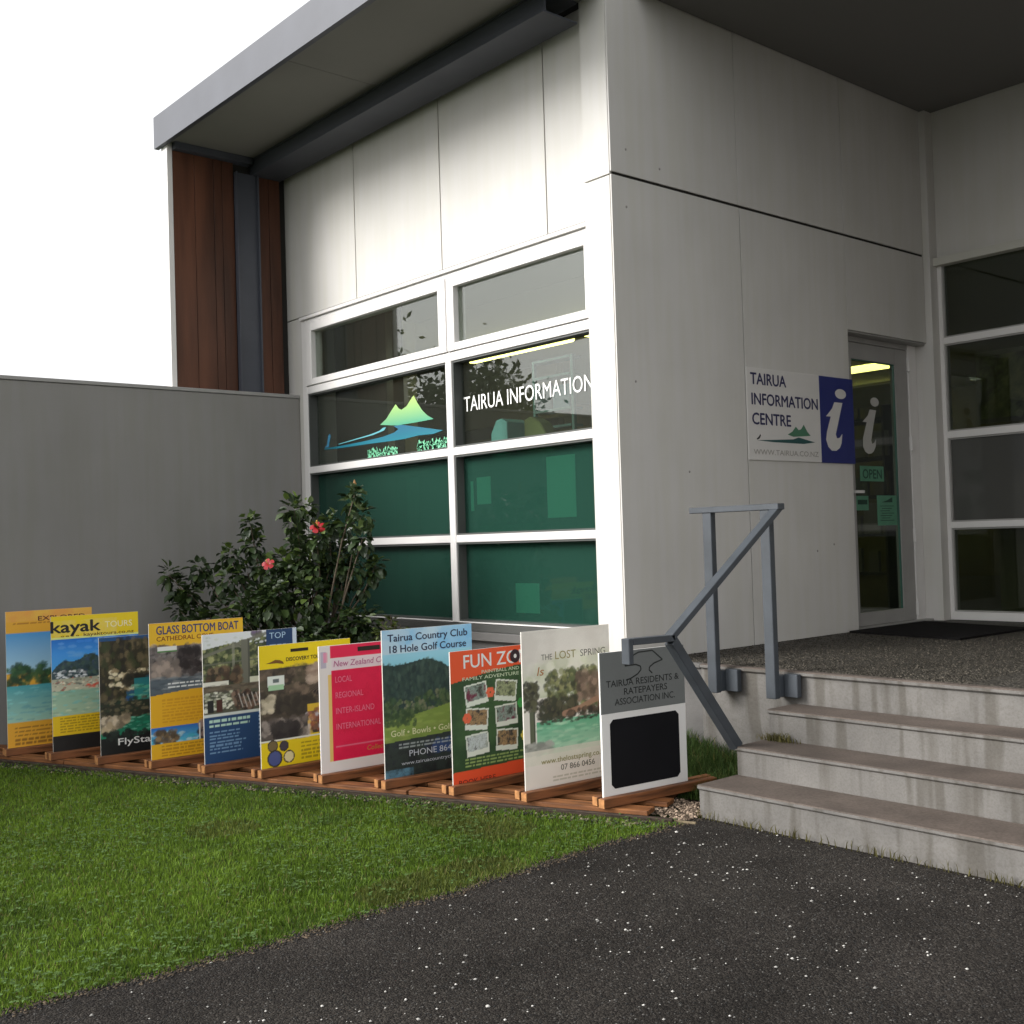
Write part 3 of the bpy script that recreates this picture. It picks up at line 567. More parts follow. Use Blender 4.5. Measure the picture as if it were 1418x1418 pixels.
# pebbles standing out of the landing
def scatter_chips(name, pts, sizes, cols, m, parent=None, flat=.6):
    base = np.array([(1, 0, 0), (0, 1, 0), (-1, 0, 0), (0, -1, 0), (0, 0, 1), (0, 0, -1)], float); F = np.array([(0, 1, 4), (1, 2, 4), (2, 3, 4), (3, 0, 4), (1, 0, 5), (2, 1, 5), (3, 2, 5), (0, 3, 5)])
    n = len(pts); a = rng.random(n)*6.28; ca, sa = np.cos(a), np.sin(a); V = np.repeat(base[None], n, 0)*(1+.5*(rng.random((n, 6, 3))-.5)); V[..., 2] *= flat; V *= sizes[:, None, None]
    x = V[..., 0]*ca[:, None]-V[..., 1]*sa[:, None]; y = V[..., 0]*sa[:, None]+V[..., 1]*ca[:, None]; V = np.stack([x, y, V[..., 2]], -1)+pts[:, None]
    o = mesh_np(name, V.reshape(-1, 3), (F[None]+6*np.arange(n)[:, None, None]).reshape(-1, 3), m, parent, np.repeat(cols, 6, 0)); return o
attr_mat('stonecol', .7, .2)
n = 16000; p = np.stack([rng.uniform(.0, 1.9, n), .25+2.2*rng.random(n)**1.5, np.full(n, -.0005)], -1)
sh = rng.random((n, 1)); o = scatter_chips('aggregate_pebbles', p-np.array([1.0, .19, G]), rng.uniform(.003, .0075, n), np.array([[.018, .016, .012]])+sh**3*np.array([[.12, .105, .085]]), MATS['stonecol'], ST, .5); o['kind'] = 'stuff'
t = thing('door_mat', 'black coir door mat on the landing before the glass door', 'door mat', (.4, 2.65, 0))
bm = bmesh.new(); vs = [bm.verts.new((x-.4, y-2.65, z)) for z in (.0005, .014) for x, y in ((.03, 2.20), (.90, 2.08), (.93, 3.0), (.03, 3.20))]
for q in ((0, 3, 2, 1), (4, 5, 6, 7), (0, 1, 5, 4), (1, 2, 6, 5), (2, 3, 7, 6), (3, 0, 4, 7)): bm.faces.new([vs[i] for i in q])
obj('mat_pile', bm, MATRUB, t)

# ------------------------------------------------------------------ handrail
t = thing('handrail', 'grey painted steel handrail with two posts beside the steps', 'handrail', (.99, .1, -.14))
def rl(name, bm, bev=.003): return obj(name, bm, RAILM, t, True, bev)
bm = bmesh.new(); abox(bm, .432, 1.022, .072, .128, .832, .864); rl('top_rail', bm)
def barYZ(name, x, pts, w, h):
    bm = bmesh.new()
    for (y0, z0), (y1, z1) in zip(pts, pts[1:]):
        d_ = Vector((0, y1-y0, z1-z0)).normalized(); nrm = Vector((0, -d_.z, d_.y)); P0, P1 = Vector((x, y0, z0)), Vector((x, y1, z1)); c = []
        for P in (P0, P1):
            for sx, sn in ((-1, -1), (1, -1), (1, 1), (-1, 1)): c.append(bm.verts.new(P+Vector((sx*w/2, 0, 0))+nrm*sn*h/2))
        for q in ((0, 1, 2, 3), (7, 6, 5, 4), (0, 4, 5, 1), (1, 5, 6, 2), (2, 6, 7, 3), (3, 7, 4, 0)): bm.faces.new([c[i] for i in q])
    return rl(name, bm, .002)
barYZ('sloping_rail', .99, [(.118, .846), (-.75, .245)], .05, .030)
barYZ('end_rail', .99, [(-.735, .245), (-1.012, .250)], .05, .03)
bm = bmesh.new(); abox(bm, .9655, 1.0145, -1.042, -1.0125, .15, .265); rl('end_return', bm)
barYZ('brace', .988, [(-.735, .232), (-.285, -.318)], .05, .05)
for x in (.55, .93):
    bm = bmesh.new(); abox(bm, x-.03, x+.03, .078, .118, -.135, .8375); rl('post', bm)
    bm = bmesh.new(); abox(bm, x+.0305, x+.112, .152, .187, -.130, -.012); rl('bracket', bm)
    bm = bmesh.new(); abox(bm, x-.029, x+.029, .1185, .187, -.130, -.02); rl('bracket', bm)

# ------------------------------------------------------------------ wall sign
WS = thing('information_sign', 'white information centre sign with a blue letter i panel on the side wall', 'sign', (.0, 1.176, 1.186), R(90))
SIGNW = mat('sign_white', (.66, .64, .61), .4, var=.02)
box('sign_board', (.0, .802, -.009, -.0005, .0, .600), SIGNW, WS, bev=.0012)
box('blue_panel', (.803, 1.212, -.010, -.0005, -.002, .599), BLUE, WS, bev=.001)
def sp(pts): return [(a-1.176, b-1.186) for a, b in pts]
for s_, a, b, z in (('TAIRUA', .040, .420, .500), ('INFORMATION', .046, .775, .368), ('CENTRE', .046, .460, .240)):
    text(WS, s_, a, b, z-.008, .078, TN, y=-.0098, bold=.028)
text(WS, 'WWW.TAIRUA.CO.NZ', .05, .765, .036, .036, ink('pale_grey', 150, 146, 138), y=-.0098)
decal('mountain_emblem', sp([(1.597, 1.363), (1.65, 1.385), (1.69, 1.42), (1.722, 1.397), (1.75, 1.405), (1.781, 1.437), (1.82, 1.39), (1.856, 1.364), (1.75, 1.356), (1.659, 1.35)]), -.0095, ink('pine', 70, 120, 92), WS)
decal('river_emblem', sp([(1.263, 1.314), (1.439, 1.322), (1.658, 1.333), (1.719, 1.348), (1.839, 1.33), (1.908, 1.321), (1.777, 1.306), (1.438, 1.307)]), -.0095, ink('petrol', 30, 78, 78), WS)
decal('bird_emblem', sp([(1.258, 1.322), (1.285, 1.34), (1.30, 1.356), (1.306, 1.345), (1.291, 1.326), (1.27, 1.318)]), -.0095, TB, WS)
I2 = [(2.151, 1.61), (2.251, 1.61), (2.20, 1.49), (2.155, 1.385), (2.168, 1.358), (2.20, 1.362), (2.236, 1.392), (2.222, 1.325), (2.20, 1.292), (2.155, 1.270), (2.10, 1.270), (2.06, 1.295), (2.036, 1.345), (2.05, 1.40), (2.101, 1.507), (2.045, 1.507), (2.09, 1.54), (2.122, 1.566)]
decal('letter_emblem', sp(I2), -.0105, SIGNW, WS); decal('letter_emblem', sp(ring(2.232, 1.672, .068, .035)), -.0105, SIGNW, WS)

# ------------------------------------------------------------------ sign row: timber rack
RD = Vector((.92316, .38442, 0)).normalized(); RN = Vector((-RD.y, RD.x, 0)); R0 = Vector((-.8955, -1.4901, 0)); ang = math.atan2(RD.y, RD.x)
RK = thing('timber_rack', 'orange brown timber pallet rack holding the row of advertising boards', 'rack', (R0.x, R0.y, G), ang)
for k, off in enumerate((.035, .23, .42, .60)):
    for s0, s1 in ((-3.1, -1.95), (-1.94, -.74), (-.73, .56), (.57, 1.90)):
        j = random.uniform(-.006, .006); e = random.uniform(-.02, .02)
        box('plank', (s0, s1+(e if s1 > 1.8 else 0), off-.052+j, off+.052+j, .012, .036+random.uniform(-.002, .002)), PINE, RK, bev=.003)
for s in (-3.0, -1.9, -.8, .5, 1.75): box('bearer', (s-.04, s+.04, -.005, .66, .0, .0115), DARKW, RK)
box('edging', (-3.2, 2.02, -.065, -.038, -.02, .020), DARKW, RK, bev=.004); box('edging', (-3.2, 2.12, -.036, -.022, -.02, .008), mat('pale_edging', (.22, .17, .10), .8, var=.4, vscale=12), RK, bev=.002)
HEAD = {-2: 3, -1: 3, 0: 3, 1: 3, 2: 0, 3: 0, 4: 2, 5: 4, 6: 2, 7: 4, 8: 6}
def bl(k):
    s = -1.642+.4123*k; return R0+RD*s
for k in range(-2, 9):
    p = bl(k); a_ = R(90-HEAD[k]); w = Vector((math.cos(a_), math.sin(a_), 0)); nrm = Vector((w.y, -w.x, 0))
    for sgn in (0, 1):
        cb = thing_e = None
        bm = bmesh.new(); y0, y1 = ((-.052, -.008), (.012, .052))[sgn]; L0 = -.03+random.uniform(-.01, .01)
        abox(bm, L0+.004, .70+random.uniform(-.02, .03), y0, y1, 0, .044)
        o = obj('cross_timber', bm, PINED, RK, bev=.003)
        # place in rack space
        q = Matrix.Rotation(-ang, 4, 'Z') @ (Matrix.Translation(p-Vector((R0.x, R0.y, 0))) @ Matrix.Rotation(a_, 4, 'Z')); q.translation.z = .0365
        o.matrix_local = q
        bm = bmesh.new(); abox(bm, L0, L0+.0035, y0+.002, y1-.002, .002, .042); o2 = obj('end_grain', bm, PINEX, o)

# ------------------------------------------------------------------ advertising boards
ZB = -.545
def board(k, w, h, label, tilt=0.0, lift=0, edge=EDGE, name='advertising_board'):
    p = bl(k); t = thing(name, label, 'sign', (p.x, p.y, ZB+lift), R(90-HEAD[k]), 'advertising boards standing in the timber rack')
    t.rotation_euler[1] = tilt
    box('board', (0, w, 0, .009, 0, h), edge, t, bev=.001)
    return t
INKY = ink('yellow', 250, 210, 20)
# explorer (leftmost)
w, h = .545, .355+.545
t = board(-2, w, h, 'orange topped advertising board mostly hidden behind the kayak board')
c = Canvas(w, h, (245, 175, 50), .008); c.noise(0, 0, 1, .08, [(245, 165, 70), (250, 190, 70)], 5); c.dashes(.08, .085, .60, .10, 1, (110, 50, 20), .8, .55); c.grad(0, .16, 1, .45, (60, 130, 190), (150, 190, 210)); c.splat(0, .40, 1, .55, 160, .02, .06, [(30, 60, 35), (50, 80, 45), (25, 45, 30)]); c.grad(0, .54, 1, .8, (60, 140, 150), (140, 180, 160)); c.splat(0, .56, 1, .8, 80, .02, .07, [(120, 190, 190), (50, 120, 140)], a=.4, asp=.25); c.rect(0, .8, 1, 1, (235, 165, 45)); c.dashes(.08, .83, .92, .97, 5, (80, 50, 20)); c.build('printed_face', t, 0, h, -.0008)
text(t, 'EXPLORED', .20, .50, h-.068, .030, ink('maroon', 90, 30, 20), bold=.02)
# kayak
w, h = .55, .325+.545
t = board(-1, w, h, 'bright yellow topped kayak tours board with blue sky and beach picture')
c = Canvas(w, h, (22, 20, 20)); c.rect(0, 0, 1, .165, (253, 216, 25)); c.noise(0, .03, .75, .16, [(253, 216, 30), (250, 220, 120), (253, 225, 60)], 12, a=.55)
c.rect(0, .155, 1, .168, (220, 225, 120)); c.grad(0, .168, 1, .40, (20, 90, 180), (70, 160, 235)); m_ = c.V > .40-.10*np.sin(c.U*4.2)-.02*np.sin(c.U*17); m2 = m_ & (c.V < .46); c.put(m2, (44, 62, 66)); c.splat(.05, .28, 1, .46, 260, .012, .03, [(28, 44, 48), (60, 80, 70), (46, 60, 78), (34, 48, 34)], mask=m2, a=.7)
c.splat(0, .17, 1, .30, 40, .03, .08, [(120, 180, 235), (60, 130, 210)], a=.25, asp=.4); c.splat(0, .40, .4, .455, 60, .01, .03, [(225, 228, 230), (180, 185, 190), (90, 95, 100)], asp=.5); c.grad(0, .455, 1, .54, (150, 150, 130), (176, 172, 148)); c.splat(0, .45, 1, .55, 150, .008, .025, [(210, 200, 175), (96, 96, 84), (165, 70, 50), (70, 80, 80)], asp=.5, a=.7)
c.grad(0, .54, 1, .725, (120, 160, 140), (150, 172, 140)); c.splat(0, .54, 1, .72, 120, .02, .06, [(90, 170, 170), (180, 190, 160), (120, 150, 120)], asp=.3, a=.45); c.splat(.78, .55, 1, .70, 30, .03, .06, [(215, 95, 40), (190, 70, 40), (230, 150, 60)], asp=1.3); c.splat(.40, .50, .56, .53, 10, .015, .03, [(200, 60, 40)], asp=.5)
c.rect(0, .72, 1, .86, (240, 195, 25)); c.dashes(.08, .735, .95, .85, 6, (90, 60, 10), .7)
c.build('printed_face', t, 0, h, -.0008)
text(t, 'kayak', .0, .305, h-.103, .074, TB, bold=.035); text(t, 'TOURS', .335, .51, h-.088, .040, ink('cream', 250, 240, 190), bold=.01); text(t, 'kayaktours.co.nz', .20, .52, h-.134, .022, ink('brown', 90, 55, 15), bold=.01); text(t, '● ● ● ●'.replace('●', 'o'), .06, .17, h-.132, .012, ink('brown', 90, 55, 15), bold=.03)
# fly stark / cove
w, h = .60, .197+.545
t = board(0, w, h, 'dark board with sea cave photograph, teal water and white lettering')
c = Canvas(w, h, (25, 70, 115)); c.grad(0, 0, 1, .5, (22, 62, 110), (28, 70, 95)); rk = (c.U < .42+.20*np.sin(c.V*8.5)+.03*np.sin(c.V*40)) & (c.V > .03); c.put(rk & (c.V < .66), (40, 36, 24)); c.splat(0, .03, .75, .66, 420, .012, .045, [(26, 26, 16), (64, 56, 36), (44, 50, 28), (90, 78, 54), (34, 30, 26)], mask=rk, a=.7, asp=1.5)
c.splat(.12, .28, .62, .46, 110, .012, .035, [(190, 172, 135), (130, 112, 82), (70, 60, 44), (220, 205, 170)], a=.75, asp=.8); c.splat(.25, .33, .55, .41, 50, .02, .05, [(24, 24, 18), (40, 36, 28)], a=.8); c.splat(.5, .12, 1, .42, 120, .02, .06, [(22, 62, 74), (30, 92, 96), (26, 76, 104)], mask=~rk, a=.5, asp=.5)
c.grad(.35, .36, 1, .55, (24, 96, 104), (36, 120, 110)); c.splat(.3, .42, 1, .56, 90, .015, .05, [(60, 150, 120), (20, 70, 60), (110, 170, 140)], a=.5, asp=.3); c.rect(0, .54, 1, .68, (34, 36, 26)); c.splat(0, .52, 1, .69, 240, .012, .035, [(30, 30, 22), (66, 62, 46), (24, 40, 28), (96, 88, 64)], a=.75, asp=.7)
c.grad(0, .68, 1, .84, (18, 92, 66), (20, 104, 76)); c.splat(.2, .67, 1, .83, 110, .015, .05, [(30, 130, 96), (14, 70, 54), (120, 200, 170)], a=.5, asp=.25); c.splat(0, .67, .30, .79, 70, .02, .05, [(160, 140, 110), (190, 172, 146), (100, 88, 70)], mask=c.V < .80-.25*c.U, a=.8); c.rect(0, .83, 1, 1, (14, 16, 16)); c.splat(0, .79, 1, .86, 120, .015, .04, [(14, 16, 16), (26, 34, 30)], a=.9); 
c.build('printed_face', t, 0, h, -.0008)
text(t, '"Coral', .33, .59, h-.235, .045, TW, bold=.02); text(t, 'FlyStark c', .105, .445, h-.665, .042, TW, bold=.02)
# glass bottom boat
w, h = .595, .286+.545
t = board(1, w, h, 'yellow headed glass bottom boat board with cave photographs')
c = Canvas(w, h, (240, 178, 30)); c.rect(0, .012, 1, .168, (246, 190, 38)); c.rect(0, .17, 1, .52, (74, 68, 68)); c.splat(0, .17, 1, .42, 300, .015, .05, [(60, 54, 54), (112, 106, 104), (86, 78, 76), (40, 36, 38)], a=.7); c.splat(.45, .20, .95, .29, 70, .03, .07, [(168, 160, 160), (140, 132, 132), (120, 112, 110)], a=.7); c.splat(.30, .20, .52, .34, 60, .02, .05, [(26, 22, 24), (44, 38, 40)], a=.8); c.splat(.5, .31, .98, .37, 60, .03, .06, [(24, 20, 22), (36, 30, 32)], a=.85, asp=.5); c.splat(.64, .32, .74, .35, 12, .015, .03, [(150, 140, 130), (110, 100, 96)]); c.splat(.02, .26, .30, .40, 60, .02, .05, [(140, 124, 114), (104, 94, 88)], a=.7)
c.rect(.08, .17, .28, .20, (225, 225, 220)); c.rect(.08, .20, .28, .212, (60, 110, 50)); c.rect(0, .40, 1, .52, (66, 76, 84)); c.splat(0, .39, 1, .52, 120, .02, .07, [(86, 96, 104), (50, 60, 70), (110, 116, 120)], a=.5, asp=.25); c.dashes(.18, .435, .92, .485, 2, (225, 228, 228), .85, .55); c.put((c.V > .52-.03*np.sin(c.U*2.5)) & (c.V < .745), (244, 178, 28)); c.dashes(.12, .55, .95, .73, 8, (150, 90, 10), .65, .5)
c.grad(0, .745, .5, .87, (26, 80, 170), (70, 170, 200)); c.splat(0, .78, .5, .87, 50, .015, .04, [(60, 170, 190), (40, 110, 160), (180, 210, 210)], a=.5, asp=.4); c.splat(.05, .78, .28, .87, 50, .02, .04, [(96, 78, 54), (120, 98, 70), (60, 50, 38)]); c.rect(.5, .745, .76, .87, (52, 46, 52)); c.splat(.5, .745, .76, .87, 50, .02, .04, [(30, 26, 32), (130, 110, 100), (70, 60, 70)]); c.grad(.76, .745, 1, .87, (120, 140, 150), (60, 100, 120)); c.splat(.76, .80, 1, .87, 20, .02, .04, [(110, 92, 70)]); c.rect(.5, .745, .51, .87, (230, 230, 230)); c.rect(.76, .745, .77, .87, (230, 230, 230)); c.rect(0, .865, 1, 1, (243, 182, 30)); c.dashes(.1, .88, .9, .97, 4, (120, 70, 10), .7, .5)
c.build('printed_face', t, 0, h, -.0008)
nb = ink('indigo', 58, 60, 110); br = ink('rust', 130, 55, 20)
text(t, 'GLASS BOTTOM BOAT', .045, .565, h-.068, .052, nb, bold=.02); text(t, 'CATHEDRAL COVE', .045, .40, h-.108, .028, br, bold=.015)
# pergola
w, h = .615, .224+.545
t = board(2, w, h, 'pergola photograph board with navy panel marked TOP at its upper corner')
c = Canvas(w, h, (60, 80, 50)); c.rect(0, 0, .70, .60, (52, 60, 38)); c.splat(0, .02, .70, .36, 420, .010, .035, [(30, 40, 24), (74, 84, 50), (112, 118, 72), (44, 52, 36), (150, 150, 100)], a=.7); c.put((c.V < .115-.13*c.U) & (c.U < .7), (232, 236, 238)); c.splat(0, 0, .68, .10, 60, .01, .03, [(225, 230, 232), (170, 175, 165)], a=.6, asp=.5); c.splat(.52, .0, .62, .05, 14, .02, .03, [(96, 80, 110), (70, 70, 60)])
for k_ in range(7): c.stroke([(.02+.08*k_, .17-.02*k_), (.40, .075+.012*k_)], .006, (116, 114, 98), .7)
c.stroke([(0, .165), (.68, .02)], .018, (96, 96, 82)); c.stroke([(0, .23), (.62, .215)], .010, (84, 86, 72)); c.stroke([(.0, .30), (.55, .27)], .006, (100, 98, 84), .7); c.rect(.40, .06, .485, .52, (92, 92, 80)); c.rect(.465, .06, .485, .52, (66, 66, 58)); c.rect(.30, .07, .325, .30, (120, 120, 104), .7)
c.splat(.05, .27, .40, .38, 60, .02, .05, [(60, 44, 34), (96, 76, 56), (40, 34, 28)], a=.8); c.rect(0, .36, .26, .395, (226, 223, 208)); c.rect(.48, .35, .70, .395, (196, 196, 172)); c.rect(0, .395, .70, .44, (84, 74, 60)); c.splat(0, .39, .70, .45, 60, .02, .05, [(100, 90, 74), (60, 52, 44)], a=.6, asp=.3)
c.rect(0, .44, .70, .60, (70, 70, 56)); c.splat(.02, .44, .34, .58, 120, .012, .035, [(190, 190, 165), (110, 116, 90), (60, 60, 50), (224, 222, 205)], a=.75, asp=.5); c.splat(.30, .45, .70, .60, 140, .010, .030, [(50, 36, 30), (120, 96, 80), (30, 24, 22), (90, 66, 52)], a=.8); 
for k_ in range(8): c.stroke([(.36+.045*k_, .47+.006*(k_ % 3)), (.40+.045*k_, .575)], .005, (200, 192, 184), .85)
c.rect(.04, .50, .10, .59, (26, 26, 26)); c.rect(.13, .50, .19, .59, (60, 32, 26)); c.rect(0, .62, 1, 1, (22, 52, 92)); c.rect(0, .60, 1, .622, (190, 195, 190)); c.dashes(.05, .645, .48, .72, 2, (180, 215, 195), .8, .55); c.dashes(.05, .735, .45, .91, 7, (120, 160, 200), .55, .45, 9); c.dashes(.56, .62, .74, .92, 10, (150, 180, 210), .6, .5, 4)
c.rect(.665, 0, 1, .60, (24, 48, 84)); c.rect(.955, 0, 1, 1, (205, 220, 235)); c.dashes(.70, .12, .93, .5, 12, (150, 180, 210), .6, .5, 5)
c.build('printed_face', t, 0, h, -.0008); text(t, 'TOP', .43, .54, h-.055, .038, ink('ice', 175, 205, 230))
# yellow board
w, h = .60, .165+.545
t = board(3, w, h, 'bright yellow bordered board with dark rock photograph and hand slot')
c = Canvas(w, h, (252, 218, 10)); c.rect(0, .185, 1, .74, (52, 44, 36)); c.splat(0, .185, 1, .56, 420, .015, .06, [(40, 33, 27), (74, 62, 50), (96, 80, 66), (30, 25, 22), (60, 54, 40)], a=.6, asp=.8); c.splat(.55, .19, 1, .34, 120, .03, .08, [(140, 118, 102), (118, 96, 82), (160, 140, 124)], a=.6, asp=.6); c.splat(.60, .36, 1, .47, 70, .04, .08, [(26, 20, 22), (34, 28, 30)], a=.85, asp=.6); c.splat(.02, .42, .14, .54, 26, .02, .045, [(176, 164, 140), (140, 130, 108)], a=.8)
for k_ in range(5): c.stroke([(.30+.05*k_, .56), (.45+.04*k_, .40), (.72+.02*k_, .30)], .007, (104, 90, 74), .35)
c.splat(.18, .44, .55, .56, 60, .03, .07, [(34, 29, 24), (46, 40, 32)], a=.7); c.rect(.08, .25, .26, .33, (225, 232, 225)); c.rect(.09, .32, .25, .36, (140, 180, 140)); c.rect(.14, .27, .20, .30, (80, 90, 90)); c.put((c.V > .50) & (c.V < .56) & (c.U > .50), (196, 160, 40)); c.rect(.5, .56, 1, .72, (104, 72, 56)); c.splat(.5, .56, 1, .74, 130, .012, .04, [(150, 90, 66), (190, 184, 190), (80, 46, 34), (120, 60, 40), (210, 170, 80)], a=.75); c.rect(0, .60, .5, .755, (52, 48, 46)); c.splat(0, .60, .5, .755, 90, .02, .05, [(150, 138, 130), (96, 86, 80), (70, 62, 58)], a=.6); c.splat(.13, .64, .40, .73, 50, .03, .06, [(26, 22, 24), (36, 32, 32)], a=.9); c.rect(0, .755, 1, .765, (225, 225, 215)); c.rect(0, .77, 1, 1, (250, 216, 20))
for u, v_, rad, col in ((.12, .80, .055, (95, 80, 50)), (.24, .81, .05, (50, 45, 55)), (.14, .90, .08, (60, 70, 120)), (.29, .90, .06, (205, 190, 140))): c.ell(u, v_, rad, rad*w/h, (40, 35, 30), 1, True); c.ell(u, v_, rad*.82, rad*.82*w/h, col, 1, True)
c.dashes(.42, .80, .96, .95, 5, (90, 70, 10), .75, .5); c.build('printed_face', t, 0, h, -.0008)
bm = bmesh.new(); prism(bm, [(.20, h-.048), (.315, h-.048), (.315, h-.030), (.20, h-.030)], -.0018, -.0006); obj('hand_slot', bm, mat('slot_shadow', (.03, .022, .015), .9), t, bev=.0002)
text(t, 'DISCOVERY TOURS', .17, .42, h-.098, .022, ink('dark_olive', 70, 55, 10), bold=.03); decal('boat_emblem', [(.04, h-.102), (.075, h-.094), (.10, h-.084), (.13, h-.088), (.15, h-.098), (.155, h-.112), (.11, h-.104), (.07, h-.104)], -.0012, ink('ochre', 120, 80, 15), t)
# pink couriers board
w, h = .575, .170+.545
t = board(4, w, h, 'white framed courier board with crimson panel listing delivery services', edge=mat('white_board', (.84, .82, .79), .4))
c = Canvas(w, h, (240, 232, 228)); c.rect(.125, .005, 1, .10, (205, 20, 60)); c.rect(.135, .095, 1, .19, (246, 225, 232)); c.noise(.13, .19, .97, .885, [(196, 8, 52), (205, 14, 58), (188, 4, 44)], 3); c.rect(.095, .22, .128, .885, (248, 205, 110)); c.rect(.16, .775, .97, .782, (225, 90, 120)); c.rect(.02, .045, .075, .17, (130, 120, 150), .75); c.rect(.05, .05, .09, .13, (225, 100, 140), .6)
c.build('printed_face', t, 0, h, -.0008); pk = ink('pink_lettering', 236, 120, 150)
text(t, 'New Zealand Couriers', .09, .53, h-.118, .034, ink('mauve', 190, 110, 150), bold=.012, shear=.15)
for i, (s_, ww) in enumerate((('LOCAL', .105), ('REGIONAL', .175), ('INTER-ISLAND', .245), ('INTERNATIONAL', .285))): text(t, s_, .098, .098+ww, h-.205-.086*i, .034, pk, bold=.005)
text(t, 'Collect', .29, .405, h-.60, .028, ink('gold', 205, 140, 60), shear=.2)
bm = bmesh.new(); prism(bm, [(.245, h-.045), (.39, h-.045), (.39, h-.020), (.245, h-.020)], -.0018, -.0006); obj('hand_slot', bm, mat('slot_shadow', (.03, .022, .015), .9), t)
# golf
w, h = .575, .26+.545
t = board(5, w, h, 'country club golf board with sky blue heading over a dark hill and green fairway')
c = Canvas(w, h, (120, 170, 210)); c.grad(0, 0, 1, .17, (120, 170, 205), (95, 160, 200)); c.splat(-.1, 0, .6, .2, 50, .05, .12, [(205, 222, 228), (185, 208, 220)], mask=None, a=.45, asp=.6); c.noise(0, 0, 1, .2, [(110, 170, 210), (165, 200, 220)], 4, a=.4); c.grad(0, .16, 1, .34, (130, 185, 205), (90, 165, 180))
hill = .215+.02*np.sin(c.U*9)+.22*(c.U-.22)**2+.004*np.sin(c.U*90)*np.sin(c.U*37); c.put((c.V > hill) & (c.V < .72), (24, 42, 40)); hm = (c.V > hill+.012) & (c.V < .5); c.splat(0, .20, 1, .50, 700, .008, .022, [(16, 34, 34), (34, 54, 46), (26, 44, 38), (44, 62, 52)], mask=c.V > hill+.004, a=.6, asp=1.9)
c.splat(0, .43, 1, .60, 380, .010, .030, [(30, 50, 26), (64, 80, 46), (40, 62, 36), (96, 98, 74), (52, 70, 40)], mask=c.V > .44+.04*np.sin(c.U*7), a=.75, asp=1.2); fw_ = c.V > .60-.115*c.U**1.3; c.put(fw_ & (c.V < .80), (100, 122, 48)); c.splat(0, .48, 1, .76, 160, .03, .09, [(88, 112, 42), (120, 140, 60), (108, 126, 50), (136, 148, 72)], mask=fw_, a=.35, asp=.2); c.splat(0, .54, .35, .64, 70, .012, .03, [(34, 54, 28), (50, 70, 36)], mask=c.V > .53, a=.8)
c.noise(0, .70, 1, 1, [(16, 22, 24), (30, 40, 36), (20, 24, 34)], 6, mask=c.V > .74-.03*c.U); c.ell(.68, .80, .22, .06, (30, 60, 120), .75); c.dashes(.15, .755, .92, .80, 2, (170, 180, 180), .5, .5); c.noise(0, .92, .3, 1, [(24, 34, 38), (70, 110, 130)], 8)
c.build('printed_face', t, 0, h, -.0008); nk = ink('deep_navy', 30, 40, 75); cr_ = ink('khaki', 215, 215, 170)
text(t, 'Tairua Country Club', .035, .545, h-.062, .040, nk, bold=.022); text(t, '18 Hole Golf Course', .045, .535, h-.122, .040, nk, bold=.022); text(t, 'Golf • Bowls • Golf C', .04, .47, h-.565, .034, cr_, bold=.015); text(t, 'PHONE 864 8', .15, .46, h-.680, .034, ink('silver', 195, 200, 210), bold=.004); text(t, 'www.tairuacountryclub.co.nz', .10, .54, h-.722, .020, ink('silver', 195, 200, 210))
# fun zone
w, h = .575, .155+.545
t = board(6, w, h, 'orange and dark green fun zone board with nine tilted photographs')
c = Canvas(w, h, (36, 62, 34)); c.noise(0, 0, 1, 1, [(26, 52, 28), (44, 74, 38)], 4); c.put(c.V < .235-.095*np.sin(np.clip(c.U*1.5, 0, 1.57)), (238, 78, 36)); c.put(c.V > .885-.02*c.U, (230, 72, 36))
k = 0
for i, cu_ in enumerate((.28, .62, .96)):
    for j, cvv in enumerate((.33, .515, .70)):
        k += 1; a2 = (-.12, .10, -.08, .14, -.05, .08, -.1, .05, .12)[k-1]; u = (c.U-cu_)*w; v_ = (c.V-cvv)*h; x = u*math.cos(a2)+v_*math.sin(a2); y = -u*math.sin(a2)+v_*math.cos(a2); m1 = (abs(x) < .073) & (abs(y) < .056); c.put(m1, (205, 212, 200))
        pc = [[(60, 70, 50), (140, 150, 110)], [(90, 30, 50), (120, 140, 130)], [(40, 40, 40), (150, 120, 80)], [(130, 140, 130), (180, 190, 190)]][k % 4]; c.noise(0, 0, 1, 1, pc+[(50, 50, 44)], 12, mask=(abs(x) < .065) & (y > -.048) & (y < .030))
for u, v_, col in ((.44, .33, (230, 95, 60)), (.17, .50, (230, 95, 60)), (.80, .44, (50, 140, 60)), (.83, .69, (210, 190, 70))):
    for q in range(6): c.ell(u+.028*math.cos(q*1.05), v_+.023*math.sin(q*1.05), .022, .018, col, 1, True)
c.dashes(.14, .80, .95, .865, 3, (140, 165, 90), .75, .55); c.build('printed_face', t, 0, h, -.0008)
text(t, 'FUN ZONE', .085, .57, h-.092, .072, TW, bold=.012); decal('paintball_emblem', ring(.425, h-.056, .034, .036), -.0022, mat('maroon_ink', (.03, .012, .02), .4), t); decal('paintball_emblem', ring(.425, h-.056, .010, .011), -.0036, TW, t)
cg = ink('pale_green', 205, 220, 190); text(t, 'PAINTBALL AND', .20, .45, h-.128, .018, cg, bold=.02); text(t, 'FAMILY ADVENTURE PARK', .075, .56, h-.156, .018, cg, bold=.02); text(t, 'BOOK HERE', .035, .27, h-.688, .028, ink('dark_red', 120, 30, 20), bold=.01)
